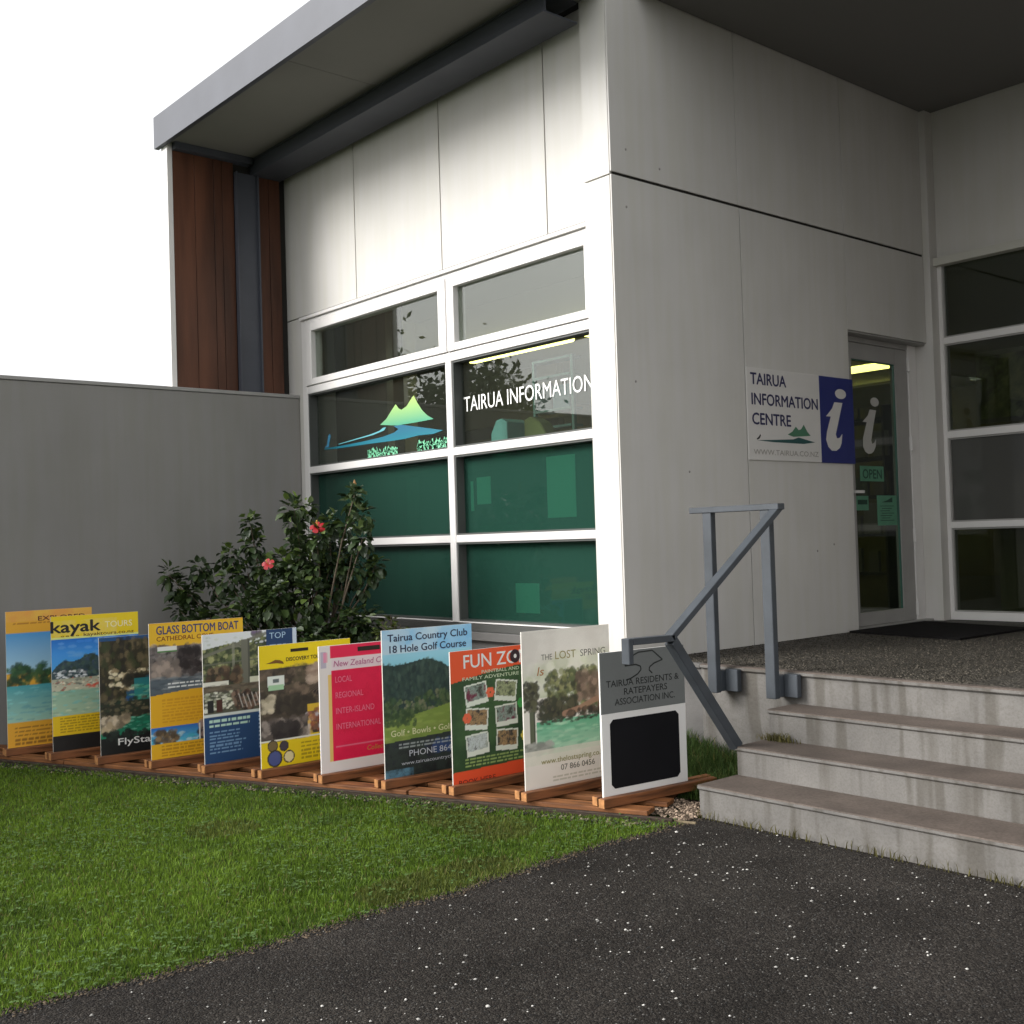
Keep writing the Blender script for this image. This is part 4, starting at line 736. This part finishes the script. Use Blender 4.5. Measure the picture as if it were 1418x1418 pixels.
# lost spring
w, h = .575, .261+.545
t = board(7, w, h, 'pale lost spring board with a hot pool and trees photograph')
c = Canvas(w, h, (205, 200, 190)); c.noise(0, 0, 1, .3, [(196, 190, 180), (208, 203, 193)], 4); c.grad(0, .20, 1, .42, (200, 196, 184), (170, 176, 150)); c.splat(0, .20, 1, .36, 90, .04, .10, [(196, 196, 176), (172, 180, 140), (206, 202, 190)], a=.35); tr = c.V > .30+.085*np.sin(c.U*4.2+2.2)+.015*np.sin(c.U*31); c.splat(.25, .26, 1, .53, 520, .012, .038, [(70, 78, 46), (104, 108, 62), (50, 54, 34), (128, 128, 82), (38, 38, 28)], mask=tr, a=.72)
c.splat(-.02, .32, .16, .50, 110, .012, .035, [(44, 44, 30), (66, 66, 44), (34, 34, 26)], a=.85); c.splat(.62, .30, 1, .46, 120, .02, .05, [(112, 92, 76), (84, 68, 56), (136, 112, 94), (66, 56, 44)], a=.65); c.splat(.18, .44, .60, .565, 150, .015, .04, [(40, 42, 28), (60, 58, 40), (30, 30, 24)], a=.85); c.stroke([(.45, .535), (.62, .515), (.80, .475), (.97, .45)], .030, (142, 106, 84), .9); c.splat(.5, .50, 1, .56, 90, .012, .035, [(60, 48, 38), (40, 34, 28), (84, 66, 52)], mask=c.V > .53-.09*(c.U-.5), a=.85)
c.grad(.14, .565, 1, .77, (70, 150, 110), (150, 190, 160)); c.splat(.14, .57, 1, .76, 120, .02, .07, [(110, 178, 140), (70, 140, 104), (160, 196, 166)], a=.4, asp=.22); c.splat(.14, .55, 1, .59, 90, .012, .03, [(50, 58, 42), (36, 42, 32)], a=.75, asp=.5); c.ell(.93, .60, .05, .03, (26, 28, 24)); c.rect(.06, .50, .12, .72, (70, 76, 56)); c.rect(.105, .50, .125, .72, (50, 54, 40)); c.splat(.0, .70, .30, .76, 60, .03, .06, [(130, 132, 124), (150, 150, 142), (100, 104, 96)], a=.6, asp=.5); c.rect(0, .785, 1, 1, (206, 198, 188)); c.noise(0, .74, 1, .83, [(190, 190, 172), (206, 200, 186)], 4, a=.8)
c.dashes(.30, .915, .95, .955, 2, (140, 134, 110), .6, .5)
c.build('printed_face', t, 0, h, -.0008); og = ink('olive_gold', 150, 140, 80); gr = ink('dim_grey', 110, 108, 96)
text(t, 'THE', .12, .19, h-.150, .030, gr); text(t, 'LOST', .21, .345, h-.152, .042, og, bold=.0); text(t, 'SPRING', .375, .545, h-.150, .036, gr); text(t, 'ls', .09, .135, h-.225, .045, ink('amber', 170, 110, 50), shear=.2)
text(t, 'www.thelostspring.co.nz', .10, .53, h-.668, .028, og, bold=.006); text(t, '07 866 0456', .225, .45, h-.712, .030, gr, bold=.01)
# residents board with blackboard
w, h = .545, .164+.545
t = board(8, w, h, 'white framed residents association board with empty blackboard below grey heading', edge=mat('white_board', (.84, .82, .79), .4))
# curved lower corners come from a bevelled frame plate
bm = bmesh.new(); rc = .02; pts = [(rc, 0), (w-rc, 0), (w, rc), (w, .415), (0, .415), (0, rc)]; prism(bm, pts, -.004, -.0002); obj('white_frame', bm, mat('white_board', (.84, .82, .79), .4), t, bev=.001)
box('heading_panel', (0, w, -.004, -.0002, .4155, h), mat('slate_grey_print', (.165, .175, .170), .5, var=.04), t, bev=.0005)
bx = [(.05, .075), (.07, .055), (.475, .055), (.495, .075), (.495, .365), (.475, .385), (.07, .385), (.05, .365)]
bm = bmesh.new(); prism(bm, bx, -.0055, -.0042); obj('blackboard', bm, mat('blackboard', (.006, .006, .008), .7, .2, var=.2, vscale=4), t)
for s_, a, b, z in (('TAIRUA RESIDENTS &', .035, .505, h-.168), ('RATEPAYERS', .145, .425, h-.212), ('ASSOCIATION INC.', .085, .475, h-.258)): text(t, s_, a, b, z, .033, ink('charcoal', 40, 42, 42), y=-.0046, bold=.008)
def stroke(parent, pts, wd, m, y, name='line_emblem'):
    bm = bmesh.new()
    for (x0, z0), (x1, z1) in zip(pts, pts[1:]):
        d_ = Vector((x1-x0, 0, z1-z0)).normalized(); n_ = Vector((-d_.z, 0, d_.x))*wd/2; vs = [bm.verts.new(Vector(p_)+q_) for p_, q_ in (((x0, y, z0), n_), ((x0, y, z0), -n_), ((x1, y, z1), -n_), ((x1, y, z1), n_))]; bm.faces.new(vs)
    return obj(name, bm, m, parent)
ck = ink('charcoal', 40, 42, 42)
e = [(.245, .665), (.215, .650), (.155, .575), (.225, .577), (.255, .560), (.258, .535), (.235, .505), (.19, .478), (.16, .470)]; f_ = [(.245, .665), (.335, .668), (.355, .645), (.40, .592), (.345, .572), (.315, .548), (.310, .525), (.33, .498)]
for q_ in (e, f_): stroke(t, [(x, h-.012-(.668-z)*.66) for x, z in q_], .007, ck, -.0047)

# ------------------------------------------------------------------ hibiscus shrub
HB = thing('hibiscus_shrub', 'leafy dark green hibiscus shrub with red flowers before the grey wall', 'shrub', (-2.25, -.78, -.42))
tips = [(-3.39, -1.24, 0.54), (-3.31, -1.21, 0.45), (-3.1, -1.12, 0.57), (-2.85, -1.02, 0.66), (-2.67, -0.95, 0.88), (-2.65, -0.94, 0.73), (-2.32, -0.8, 0.97), (-2.22, -0.76, 0.96), (-2.33, -0.8, 0.87), (-1.9, -0.62, 1.0), (-1.85, -0.61, 1.06), (-1.82, -0.59, 0.9), (-1.81, -0.59, 0.75), (-1.76, -0.57, 0.54), (-1.72, -0.55, 0.58), (-2.15, -0.73, 0.76), (-2.06, -0.69, 0.75), (-2.28, -0.78, 0.69), (-1.96, -0.65, 0.59), (-2.15, -0.73, 0.54), (-2.36, -0.82, 0.55), (-2.5, -0.88, 0.55), (-2.71, -0.96, 0.55), (-2.88, -1.03, 0.5), (-2.6, -0.92, 0.4), (-3.2, -1.17, 0.4), (-3.28, -1.2, 0.27), (-2.05, -0.69, 0.85), (-2.43, -0.85, 0.62)]
rr = random.Random(11); tips = [Vector(p)+(Vector(p)-CAM).normalized()*rr.uniform(-.18, .18) for p in tips]
small = {0: .065, 1: .08, 2: .09, 3: .09, 4: .075, 5: .09, 6: .09, 7: .07, 8: .09, 9: .065, 10: .045, 11: .09, 14: .055, 26: .09, 13: .08}
extra = [Vector((rr.uniform(-2.9, -1.85), 0, rr.uniform(-.15, .26))) for _ in range(13)]+[Vector((rr.uniform(-2.35, -1.95), 0, rr.uniform(.35, .62))) for _ in range(5)]+[Vector((rr.uniform(-2.15, -1.78), 0, rr.uniform(.0, .62))) for _ in range(9)]
for p in extra: p.y = -.6+.417*(p.x+1.6)+rr.uniform(-.25, .22)-.0
root = Vector((-2.25, -.78, -.42)); bm = bmesh.new(); allc = []
for i, p in enumerate(tips+extra):
    mid = root.lerp(p, .45)+Vector((rr.uniform(-.06, .06), rr.uniform(-.06, .06), -.03+rr.uniform(0, .10))); m2 = root.lerp(p, .8)+Vector((rr.uniform(-.03, .03), rr.uniform(-.03, .03), .0))
    tube(bm, [x-root for x in (root+Vector((rr.uniform(-.05, .05), rr.uniform(-.05, .05), 0)), mid, m2, p)], [.013, .008, .005, .003], 5); allc.append((p, small.get(i, .085) if i < len(tips) else .14, 46 if i < len(tips) else 46))
    if i < len(tips): allc.append((p.lerp(mid, .28), small.get(i, .08)*.7, 9))
obj('branches', bm, mat('hibiscus_bark', (.10, .075, .05), .8, var=.3, vscale=30), HB, smooth=True)
LV = np.array([(0, 0, 0), (.22, .36, .14), (.60, .30, .04), (1, 0.03, -.20), (.58, -.34, .08), (.25, -.31, .12), (.45, 0, -.05), (.78, .24, .02), (.82, -.20, -.08)])
LF = np.array([(0, 6, 1), (1, 6, 2), (2, 6, 7), (7, 6, 3), (3, 6, 8), (8, 6, 4), (4, 6, 5), (5, 6, 0)])
leaves = []
for p, rad, n in allc:
    n = int(n*1.25*(rad/.1)**1.2)+7
    for _ in range(n):
        d_ = Vector((rr.gauss(0, 1), rr.gauss(0, 1), rr.gauss(0, 1))).normalized(); pos = p+Vector((d_.x*.85, d_.y*.85, d_.z*1.15))*rad*rr.uniform(.3, 1.0); sz = rr.uniform(.036, .084)*(1 if rr.random() < .7 else .75)
        out = (d_+Vector((0, 0, -.35+rr.uniform(-.3, .3)))+Vector((rr.gauss(0, .3), rr.gauss(0, .3), 0))).normalized(); upv = (Vector((0, 0, 1))+d_*.6+Vector((rr.gauss(0, .35), rr.gauss(0, .35), 0))).normalized()
        s_ = upv.cross(out).normalized(); u_ = out.cross(s_); hi = max(0, min(1, (d_.z+1)/2)); g_ = rr.random()
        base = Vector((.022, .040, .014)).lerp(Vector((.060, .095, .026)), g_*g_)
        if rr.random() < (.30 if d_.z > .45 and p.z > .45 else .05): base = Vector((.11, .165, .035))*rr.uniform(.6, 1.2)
        leaves.append((pos-root, out, s_, u_, sz, base))
leaves.sort(key=lambda l: (l[0]+root-CAM).length)
def leafverts(l): p, o_, s_, u_, sz, c_ = l; A = np.array([o_, s_, u_]); return (LV*sz) @ A + np.array(p)
vis = [l for l in leaves if (l[0]+root).z > .12]; near = set(id(l) for l in vis[:290])
lm = []
for v_ in range(5):
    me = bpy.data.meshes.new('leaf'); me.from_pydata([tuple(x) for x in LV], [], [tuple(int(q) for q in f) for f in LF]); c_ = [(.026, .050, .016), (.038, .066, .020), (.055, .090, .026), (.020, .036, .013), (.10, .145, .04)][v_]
    a = me.color_attributes.new('Col', 'FLOAT_COLOR', 'POINT'); a.data.foreach_set('color', list((*c_, 1))*len(LV)); me.materials.append(MATS['leafcol']); lm.append(me)
rest = []
for l in leaves:
    if id(l) in near:
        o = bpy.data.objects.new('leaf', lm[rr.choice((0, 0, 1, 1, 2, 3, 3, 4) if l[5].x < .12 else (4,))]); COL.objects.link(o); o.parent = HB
        m_ = Matrix((l[1], l[2], l[3])).transposed().to_4x4(); m_ = Matrix.Translation(l[0]) @ m_ @ Matrix.Scale(l[4], 4); o.matrix_local = m_
    else: rest.append(l)
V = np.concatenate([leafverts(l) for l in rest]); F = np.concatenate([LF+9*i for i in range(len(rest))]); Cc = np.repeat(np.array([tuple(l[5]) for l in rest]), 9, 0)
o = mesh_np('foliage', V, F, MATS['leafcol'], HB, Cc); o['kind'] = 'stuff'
RED = mat('hibiscus_red', (.33, .004, .010), .5, var=.25, vscale=25); YEL = mat('stamen_yellow', (.8, .5, .1), .6)
def flower(pos, size, face, closed=1.0):
    e = None; bm = bmesh.new(); f_ = Vector(face).normalized(); a = f_.cross(Vector((0, 0, 1))).normalized(); b = f_.cross(a)
    for k in range(5):
        t0 = k*2*math.pi/5; d_ = a*math.cos(t0)+b*math.sin(t0); s_ = a*-math.sin(t0)+b*math.cos(t0); c0 = Vector((0, 0, 0)); q = []
        for (r_, w_, h_) in ((.05, .05, 0), (.5, .34, .30), (.9, .42, .30*closed), (1.08, .16, .16)):
            q.append((bm.verts.new((d_*r_*1+s_*w_+f_*h_)*size), bm.verts.new((d_*r_-s_*w_+f_*(h_+.05))*size)))
        for (x0, x1), (y0, y1) in zip(q, q[1:]): bm.faces.new((x0, x1, y1, y0))
    o = obj('flower', bm, RED, HB, smooth=True); o.location = Vector(pos)-root
    bm = bmesh.new(); tube(bm, [(0, 0, 0), f_*size*.7, f_*size*1.2+Vector((0, 0, size*.15))], [size*.05, size*.06, size*.08], 6); obj('stamen', bm, YEL, o)
flower((-1.98, -.82, .835), .050, (.55, -.5, .75), .5); flower((-2.22, -1.06, .605), .040, (.5, -.6, .5), .5)
bm = bmesh.new(); tube(bm, [(0, 0, 0), (0, 0, .03), (.005, -.005, .06)], [.010, .013, .003], 6); o = obj('flower_bud', bm, mat('bud_orange', (.35, .16, .04), .6), HB); o.location = Vector((-1.85, -.61, 1.09))-root
# small bright plant near the sill
PL = thing('garden_plant', 'small yellow green garden plant below the window right of the hibiscus', 'plant', (-1.60, -.50, -.40)); r0 = Vector((-1.60, -.50, -.40)); LS = []; bm = bmesh.new()
for i in range(9):
    tip = Vector((rr.uniform(-.16, .16), rr.uniform(-.12, .12), rr.uniform(.45, .72))); tube(bm, [(0, 0, 0), tip*.5, tip], [.006, .004, .002], 5)
    for _ in range(22):
        d_ = Vector((rr.gauss(0, 1), rr.gauss(0, 1), rr.gauss(0, .8))).normalized(); s_ = Vector((0, 0, 1)).cross(d_).normalized(); LS.append((tip+d_*rr.uniform(.01, .06)+Vector((0, 0, -rr.random()*.12)), d_, s_, d_.cross(s_), rr.uniform(.03, .05), Vector((.10, .13, .03))*rr.uniform(.5, 1.1)))
obj('stems', bm, mat('hibiscus_bark', (.1, .07, .05)), PL)
o = mesh_np('foliage', np.concatenate([leafverts(l) for l in LS]), np.concatenate([LF+9*i for i in range(len(LS))]), MATS['leafcol'], PL, np.repeat(np.array([tuple(l[5]) for l in LS]), 9, 0)); o['kind'] = 'stuff'

# ------------------------------------------------------------------ grass, clover, white grit
def blades(name, X, Y, Z, hmin, hmax, wd, c0, c1, label=None, parent=None):
    n = len(X); a = rng.random(n)*6.283; h = rng.uniform(hmin, hmax, n); w = wd*rng.uniform(.7, 1.3, n); lean = rng.uniform(.1, .9, n)*h; la = rng.random(n)*6.283
    dx, dy = np.cos(a)*w/2, np.sin(a)*w/2; lx, ly = np.cos(la)*lean, np.sin(la)*lean
    P = np.zeros((n, 5, 3)); P[:, 0] = np.stack([X-dx, Y-dy, Z], -1); P[:, 1] = np.stack([X+dx, Y+dy, Z], -1); P[:, 2] = np.stack([X+dx*.8+lx*.35, Y+dy*.8+ly*.35, Z+h*.6], -1); P[:, 3] = np.stack([X-dx*.8+lx*.35, Y-dy*.8+ly*.35, Z+h*.6], -1); P[:, 4] = np.stack([X+lx, Y+ly, Z+h], -1)
    i = np.arange(n)[:, None]*5; F = np.concatenate([np.stack([i[:, 0], i[:, 0]+1, i[:, 0]+2], -1), np.stack([i[:, 0], i[:, 0]+2, i[:, 0]+3], -1), np.stack([i[:, 0]+3, i[:, 0]+2, i[:, 0]+4], -1)])
    def vn(x, y, sc, sd_):
        g_ = np.random.default_rng(sd_).random((256, 256)); x = x*sc+500; y = y*sc+500; xi = np.floor(x).astype(int); yi = np.floor(y).astype(int); fx_ = x-xi; fy_ = y-yi; fx_ = fx_*fx_*(3-2*fx_); fy_ = fy_*fy_*(3-2*fy_)
        q_ = lambda a_, b_: g_[a_ % 256, b_ % 256]
        return (q_(xi, yi)*(1-fx_)+q_(xi+1, yi)*fx_)*(1-fy_)+(q_(xi, yi+1)*(1-fx_)+q_(xi+1, yi+1)*fx_)*fy_
    pt = .35*vn(X, Y, 1.3, 1)+.35*vn(X, Y, 4.5, 2)+.30*vn(X, Y, 14, 3); pt = np.clip(.5+(pt-.5)*2.2, 0, 1); P[:, 2:, 2] += (.006*(vn(X, Y, 9, 5)-.3))[:, None]
    t = np.clip(.45*rng.random(n)+.55*pt, 0, 1)[:, None]; c = np.array(c0)*(1-t)+np.array(c1)*t; dead = rng.random(n) < .05; c[dead] = (.17, .15, .05); bare = (vn(X, Y, 2.2, 9) > .80); c[bare] = c[bare]*.55+np.array([.10, .075, .03])*.45; c = c*(.75+.55*rng.random((n, 1)))
    o = mesh_np(name, P.reshape(-1, 3), F, MATS['grasscol'], parent, np.repeat(c, 5, 0)); return tag(o, label, 'grass' if label else None, kind='stuff')
def lawn_pts(n):
    X = rng.uniform(-3.62, 1.12, n); Y = rng.uniform(-6.2, -.5, n); d_ = np.stack([X-CAM.x, Y-CAM.y, np.full(n, G-CAM.z)], -1); yy = d_ @ np.array(fw); u = 709+1555*(d_ @ np.array(rt))/np.maximum(yy, .1); v_ = 709-1555*(d_ @ np.array(up))/np.maximum(yy, .1)
    rowy = -1.117+.4164*X-.06; near = yy > .5
    k = near & (u > -1100) & (u < 1700) & (v_ < 2100) & (Y < rowy) & (X < edge_x(Y)+rng.normal(0, .012, n)) & (rng.random(n) < np.clip((4.2/np.maximum(yy, .1))**1.5, .15, 1))
    return X[k], Y[k]
X, Y = lawn_pts(520000)
blades('lawn_grass', X, Y, np.full(len(X), G-.008), .008, .026, .0032, (.042, .084, .008), (.17, .27, .026), 'short mown lawn grass in front of the board row')
X, Y = lawn_pts(26000); k = (np.sin(X*3.1+1)*np.sin(Y*2.6+X) > .1) | (rng.random(len(X)) < .25); X, Y = X[k], Y[k]; n = len(X); q = []; cc = []
a = rng.random(n)*6.28; Z = G+rng.uniform(.010, .024, n)
for j in range(3):
    aj = a+j*2.094; rr_ = .0055; cx, cy = X+np.cos(aj)*rr_, Y+np.sin(aj)*rr_; tz = rng.normal(0, .0016, (n, 4))
    for dx_, dy_ in ((1, 0), (0, 1), (-1, 0), (0, -1)): pass
    q.append(np.stack([np.stack([cx+np.cos(aj)*.0058, cy+np.sin(aj)*.0058, Z+tz[:, 0]], -1), np.stack([cx-np.sin(aj)*.005, cy+np.cos(aj)*.005, Z+tz[:, 1]], -1), np.stack([cx-np.cos(aj)*.0055, cy-np.sin(aj)*.0055, Z], -1), np.stack([cx+np.sin(aj)*.005, cy-np.cos(aj)*.005, Z+tz[:, 3]], -1)], 1))
P = np.concatenate(q); c_ = np.array([.085, .145, .040])*rng.uniform(.6, 1.35, (len(P), 1)); o = mesh_np('clover', P.reshape(-1, 3), np.arange(len(P)*4).reshape(-1, 4), MATS['grasscol'], None, np.repeat(c_, 4, 0)); tag(o, 'small clover leaves growing through the mown lawn', 'clover', kind='stuff')
# rough grass between the boards and the steps and along the bed
n = 16000; X = rng.uniform(.0, 1.0, n); Y = rng.uniform(-.62, .18, n); k = (Y > -1.117+.416*X+.45) & ~((X > .99) & (Y > -.6)); X, Y = X[k], Y[k]
blades('rough_grass', X, Y, bedz(X, Y), .03, .10, .004, (.022, .045, .010), (.075, .125, .028), 'longer rough grass between the blackboard sign and the steps')
n = 9000; X = rng.uniform(-3.6, 0, n); Y = rng.uniform(-2.2, .0, n); k = (Y > -1.117+.416*X+.65); X, Y = X[k], Y[k]
blades('bed_grass', X, Y, bedz(X, Y), .03, .09, .004, (.02, .04, .010), (.06, .10, .025), 'tufts of grass in the shady bed under the window')
n = 420; X = np.concatenate([rng.normal(1.08, .05, 220), rng.uniform(1.0, 2.6, 200)]); Y = np.concatenate([rng.normal(-.075, .012, 220), rng.uniform(-.618, -.606, 200)]); Z = np.concatenate([np.full(220, -.312), np.full(200, G)])
blades('step_weeds', X, Y, Z, .015, .05, .004, (.05, .045, .018), (.11, .10, .03), 'small weeds and moss growing in the joints of the concrete steps')
# white grit on asphalt, grass edge and stone mulch
n = 7000; X = rng.uniform(1.0, 6, n); Y = rng.uniform(-5.5, -.55, n); X[4600:] = 1.05+np.abs(rng.normal(.8, .55, 2400)); k = (rng.random(n) < .3+.7*(np.sin(X*5.1+2*np.sin(Y*3))*np.sin(Y*4.3+X) > -.1)) & (rng.random(n) < .35+.65*np.exp(-((X-1.9)/.9)**2)) & ((X > edge_x(Y)) | (rng.random(n) < .3)); X, Y = X[k][::2], Y[k][::2]
o = scatter_chips('white_grit', np.stack([X, Y, np.full(len(X), G+.001)], -1), (.0018+.0054*rng.random(len(X))**2.2)*np.where(rng.random(len(X)) < .04, 1.5, 1), np.repeat([[.62, .60, .56]], len(X), 0)*rng.uniform(.15, 1.0, (len(X), 1)), MATS['stonecol']); tag(o, 'scattered white shell grit lying on the dark asphalt', 'grit', kind='stuff')
n = 26000; X = rng.uniform(.98, 4.6, n); Y = rng.uniform(-4.6, -.6, n); k = X > edge_x(Y)-.015; X, Y = X[k], Y[k]; sh = rng.random((len(X), 1))
o = scatter_chips('asphalt_chips', np.stack([X, Y, np.full(len(X), G-.001)], -1), rng.uniform(.002, .0052, len(X)), .014+sh**3*np.array([[.085, .08, .072]]), MATS['stonecol'], None, .5); tag(o, 'loose dark stone chips worn from the asphalt surface', 'stone chips', kind='stuff')
n = 5000; Y = -.62-4.2*rng.random(n); X = edge_x(Y)+rng.normal(0, .022, n)+.012*np.sin(Y*11)
o = scatter_chips('path_edge_soil', np.stack([X, Y, np.full(n, G)], -1), rng.uniform(.002, .0075, n), .014+rng.random((n, 1))**2*np.array([[.12, .085, .05]]), MATS['stonecol']); tag(o, 'soil and dead moss along the ragged edge of the asphalt path', 'soil', kind='stuff')
n = 900; X = rng.uniform(.62, 1.02, n); Y = rng.uniform(-.72, -.40, n); sh = rng.random((n, 1))
o = scatter_chips('stone_mulch', np.stack([X, Y, np.full(n, G+.006)], -1), rng.uniform(.005, .013, n), np.array([[.07, .05, .035]])+sh**2*np.array([[.42, .32, .24]]), MATS['stonecol']); tag(o, 'pale and brown pebbles between the rack end and the bottom step', 'pebbles', kind='stuff')
n = 1600; s_ = rng.uniform(-3.1, 2.05, n); of = rng.normal(-.11, .035, n); X = R0.x+RD.x*s_+RN.x*of; Y = R0.y+RD.y*s_+RN.y*of
o = scatter_chips('edge_soil', np.stack([X, Y, np.full(n, G)], -1), rng.uniform(.004, .013, n), .02+rng.random((n, 1))**4*np.array([[.35, .28, .20]]), MATS['stonecol']); tag(o, 'soil crumbs and bark along the front edge of the timber rack', 'soil', kind='stuff')

# ------------------------------------------------------------------ trees added out of view so the panes have something dark to mirror
TK = mat('tree_bark', (.09, .07, .05), .9, .1, var=.4, vscale=6)
def tree(x, y, h, label, seed):
    q = np.random.default_rng(seed); t = thing('added_tree', label, 'tree', (x, y, G-.01), q.uniform(0, 6), 'trees added for dark reflections')
    bm = bmesh.new(); tube(bm, [(0, 0, 0), (.08, .05, h*.25), (.02, -.05, h*.5), (0, 0, h*.8)], [.16, .12, .08, .03], 8); cl_ = []
    for k in range(9):
        a = k*2.4; z0 = h*(.25+.05*k); r = h*.26*(1-.06*k); tip = (math.cos(a)*r, math.sin(a)*r, z0+h*.16); tube(bm, [(0, 0, z0), (tip[0]*.5, tip[1]*.5, z0+h*.06), tip], [.06, .04, .015], 5); cl_.append(tip)
    cl_.append((0, 0, h*.86)); obj('trunk', bm, TK, t)
    n = 5200; c = np.array(cl_)[q.integers(0, len(cl_), n)]+q.normal(0, h*.075, (n, 3)); a = q.normal(0, 1, (n, 3)); a /= np.linalg.norm(a, axis=1)[:, None]; b = np.cross(a, q.normal(0, 1, (n, 3))); b /= np.linalg.norm(b, axis=1)[:, None]; sz = q.uniform(.06, .12, (n, 1))
    V = np.stack([c-a*sz, c+b*sz*.55, c+a*sz, c-b*sz*.55], 1).reshape(-1, 3); V[:, 2] = np.maximum(V[:, 2], .3); col = np.array([.03, .05, .015])+q.random((n, 1))*np.array([.04, .06, .02]); o = mesh_np('crown', V, np.arange(n*4).reshape(-1, 4), MATS['leafcol'], t, np.repeat(col, 4, 0)); o['kind'] = 'stuff'
for i_, (x, y, h, lab) in enumerate(((-13.5, -9.5, 5.2, 'nearest bushy tree added out of view to darken the window pane reflections'), (-17.5, -9.0, 6.6, 'tallest tree added out of view to darken the left pane reflections'), (-19, -14.0, 5.8, 'spreading tree added farthest out of view to darken the window pane reflections'), (-11.5, -13.5, 4.2, 'low round tree added out of view to darken the right pane reflections'))): tree(x, y, h, lab, 40+i_)
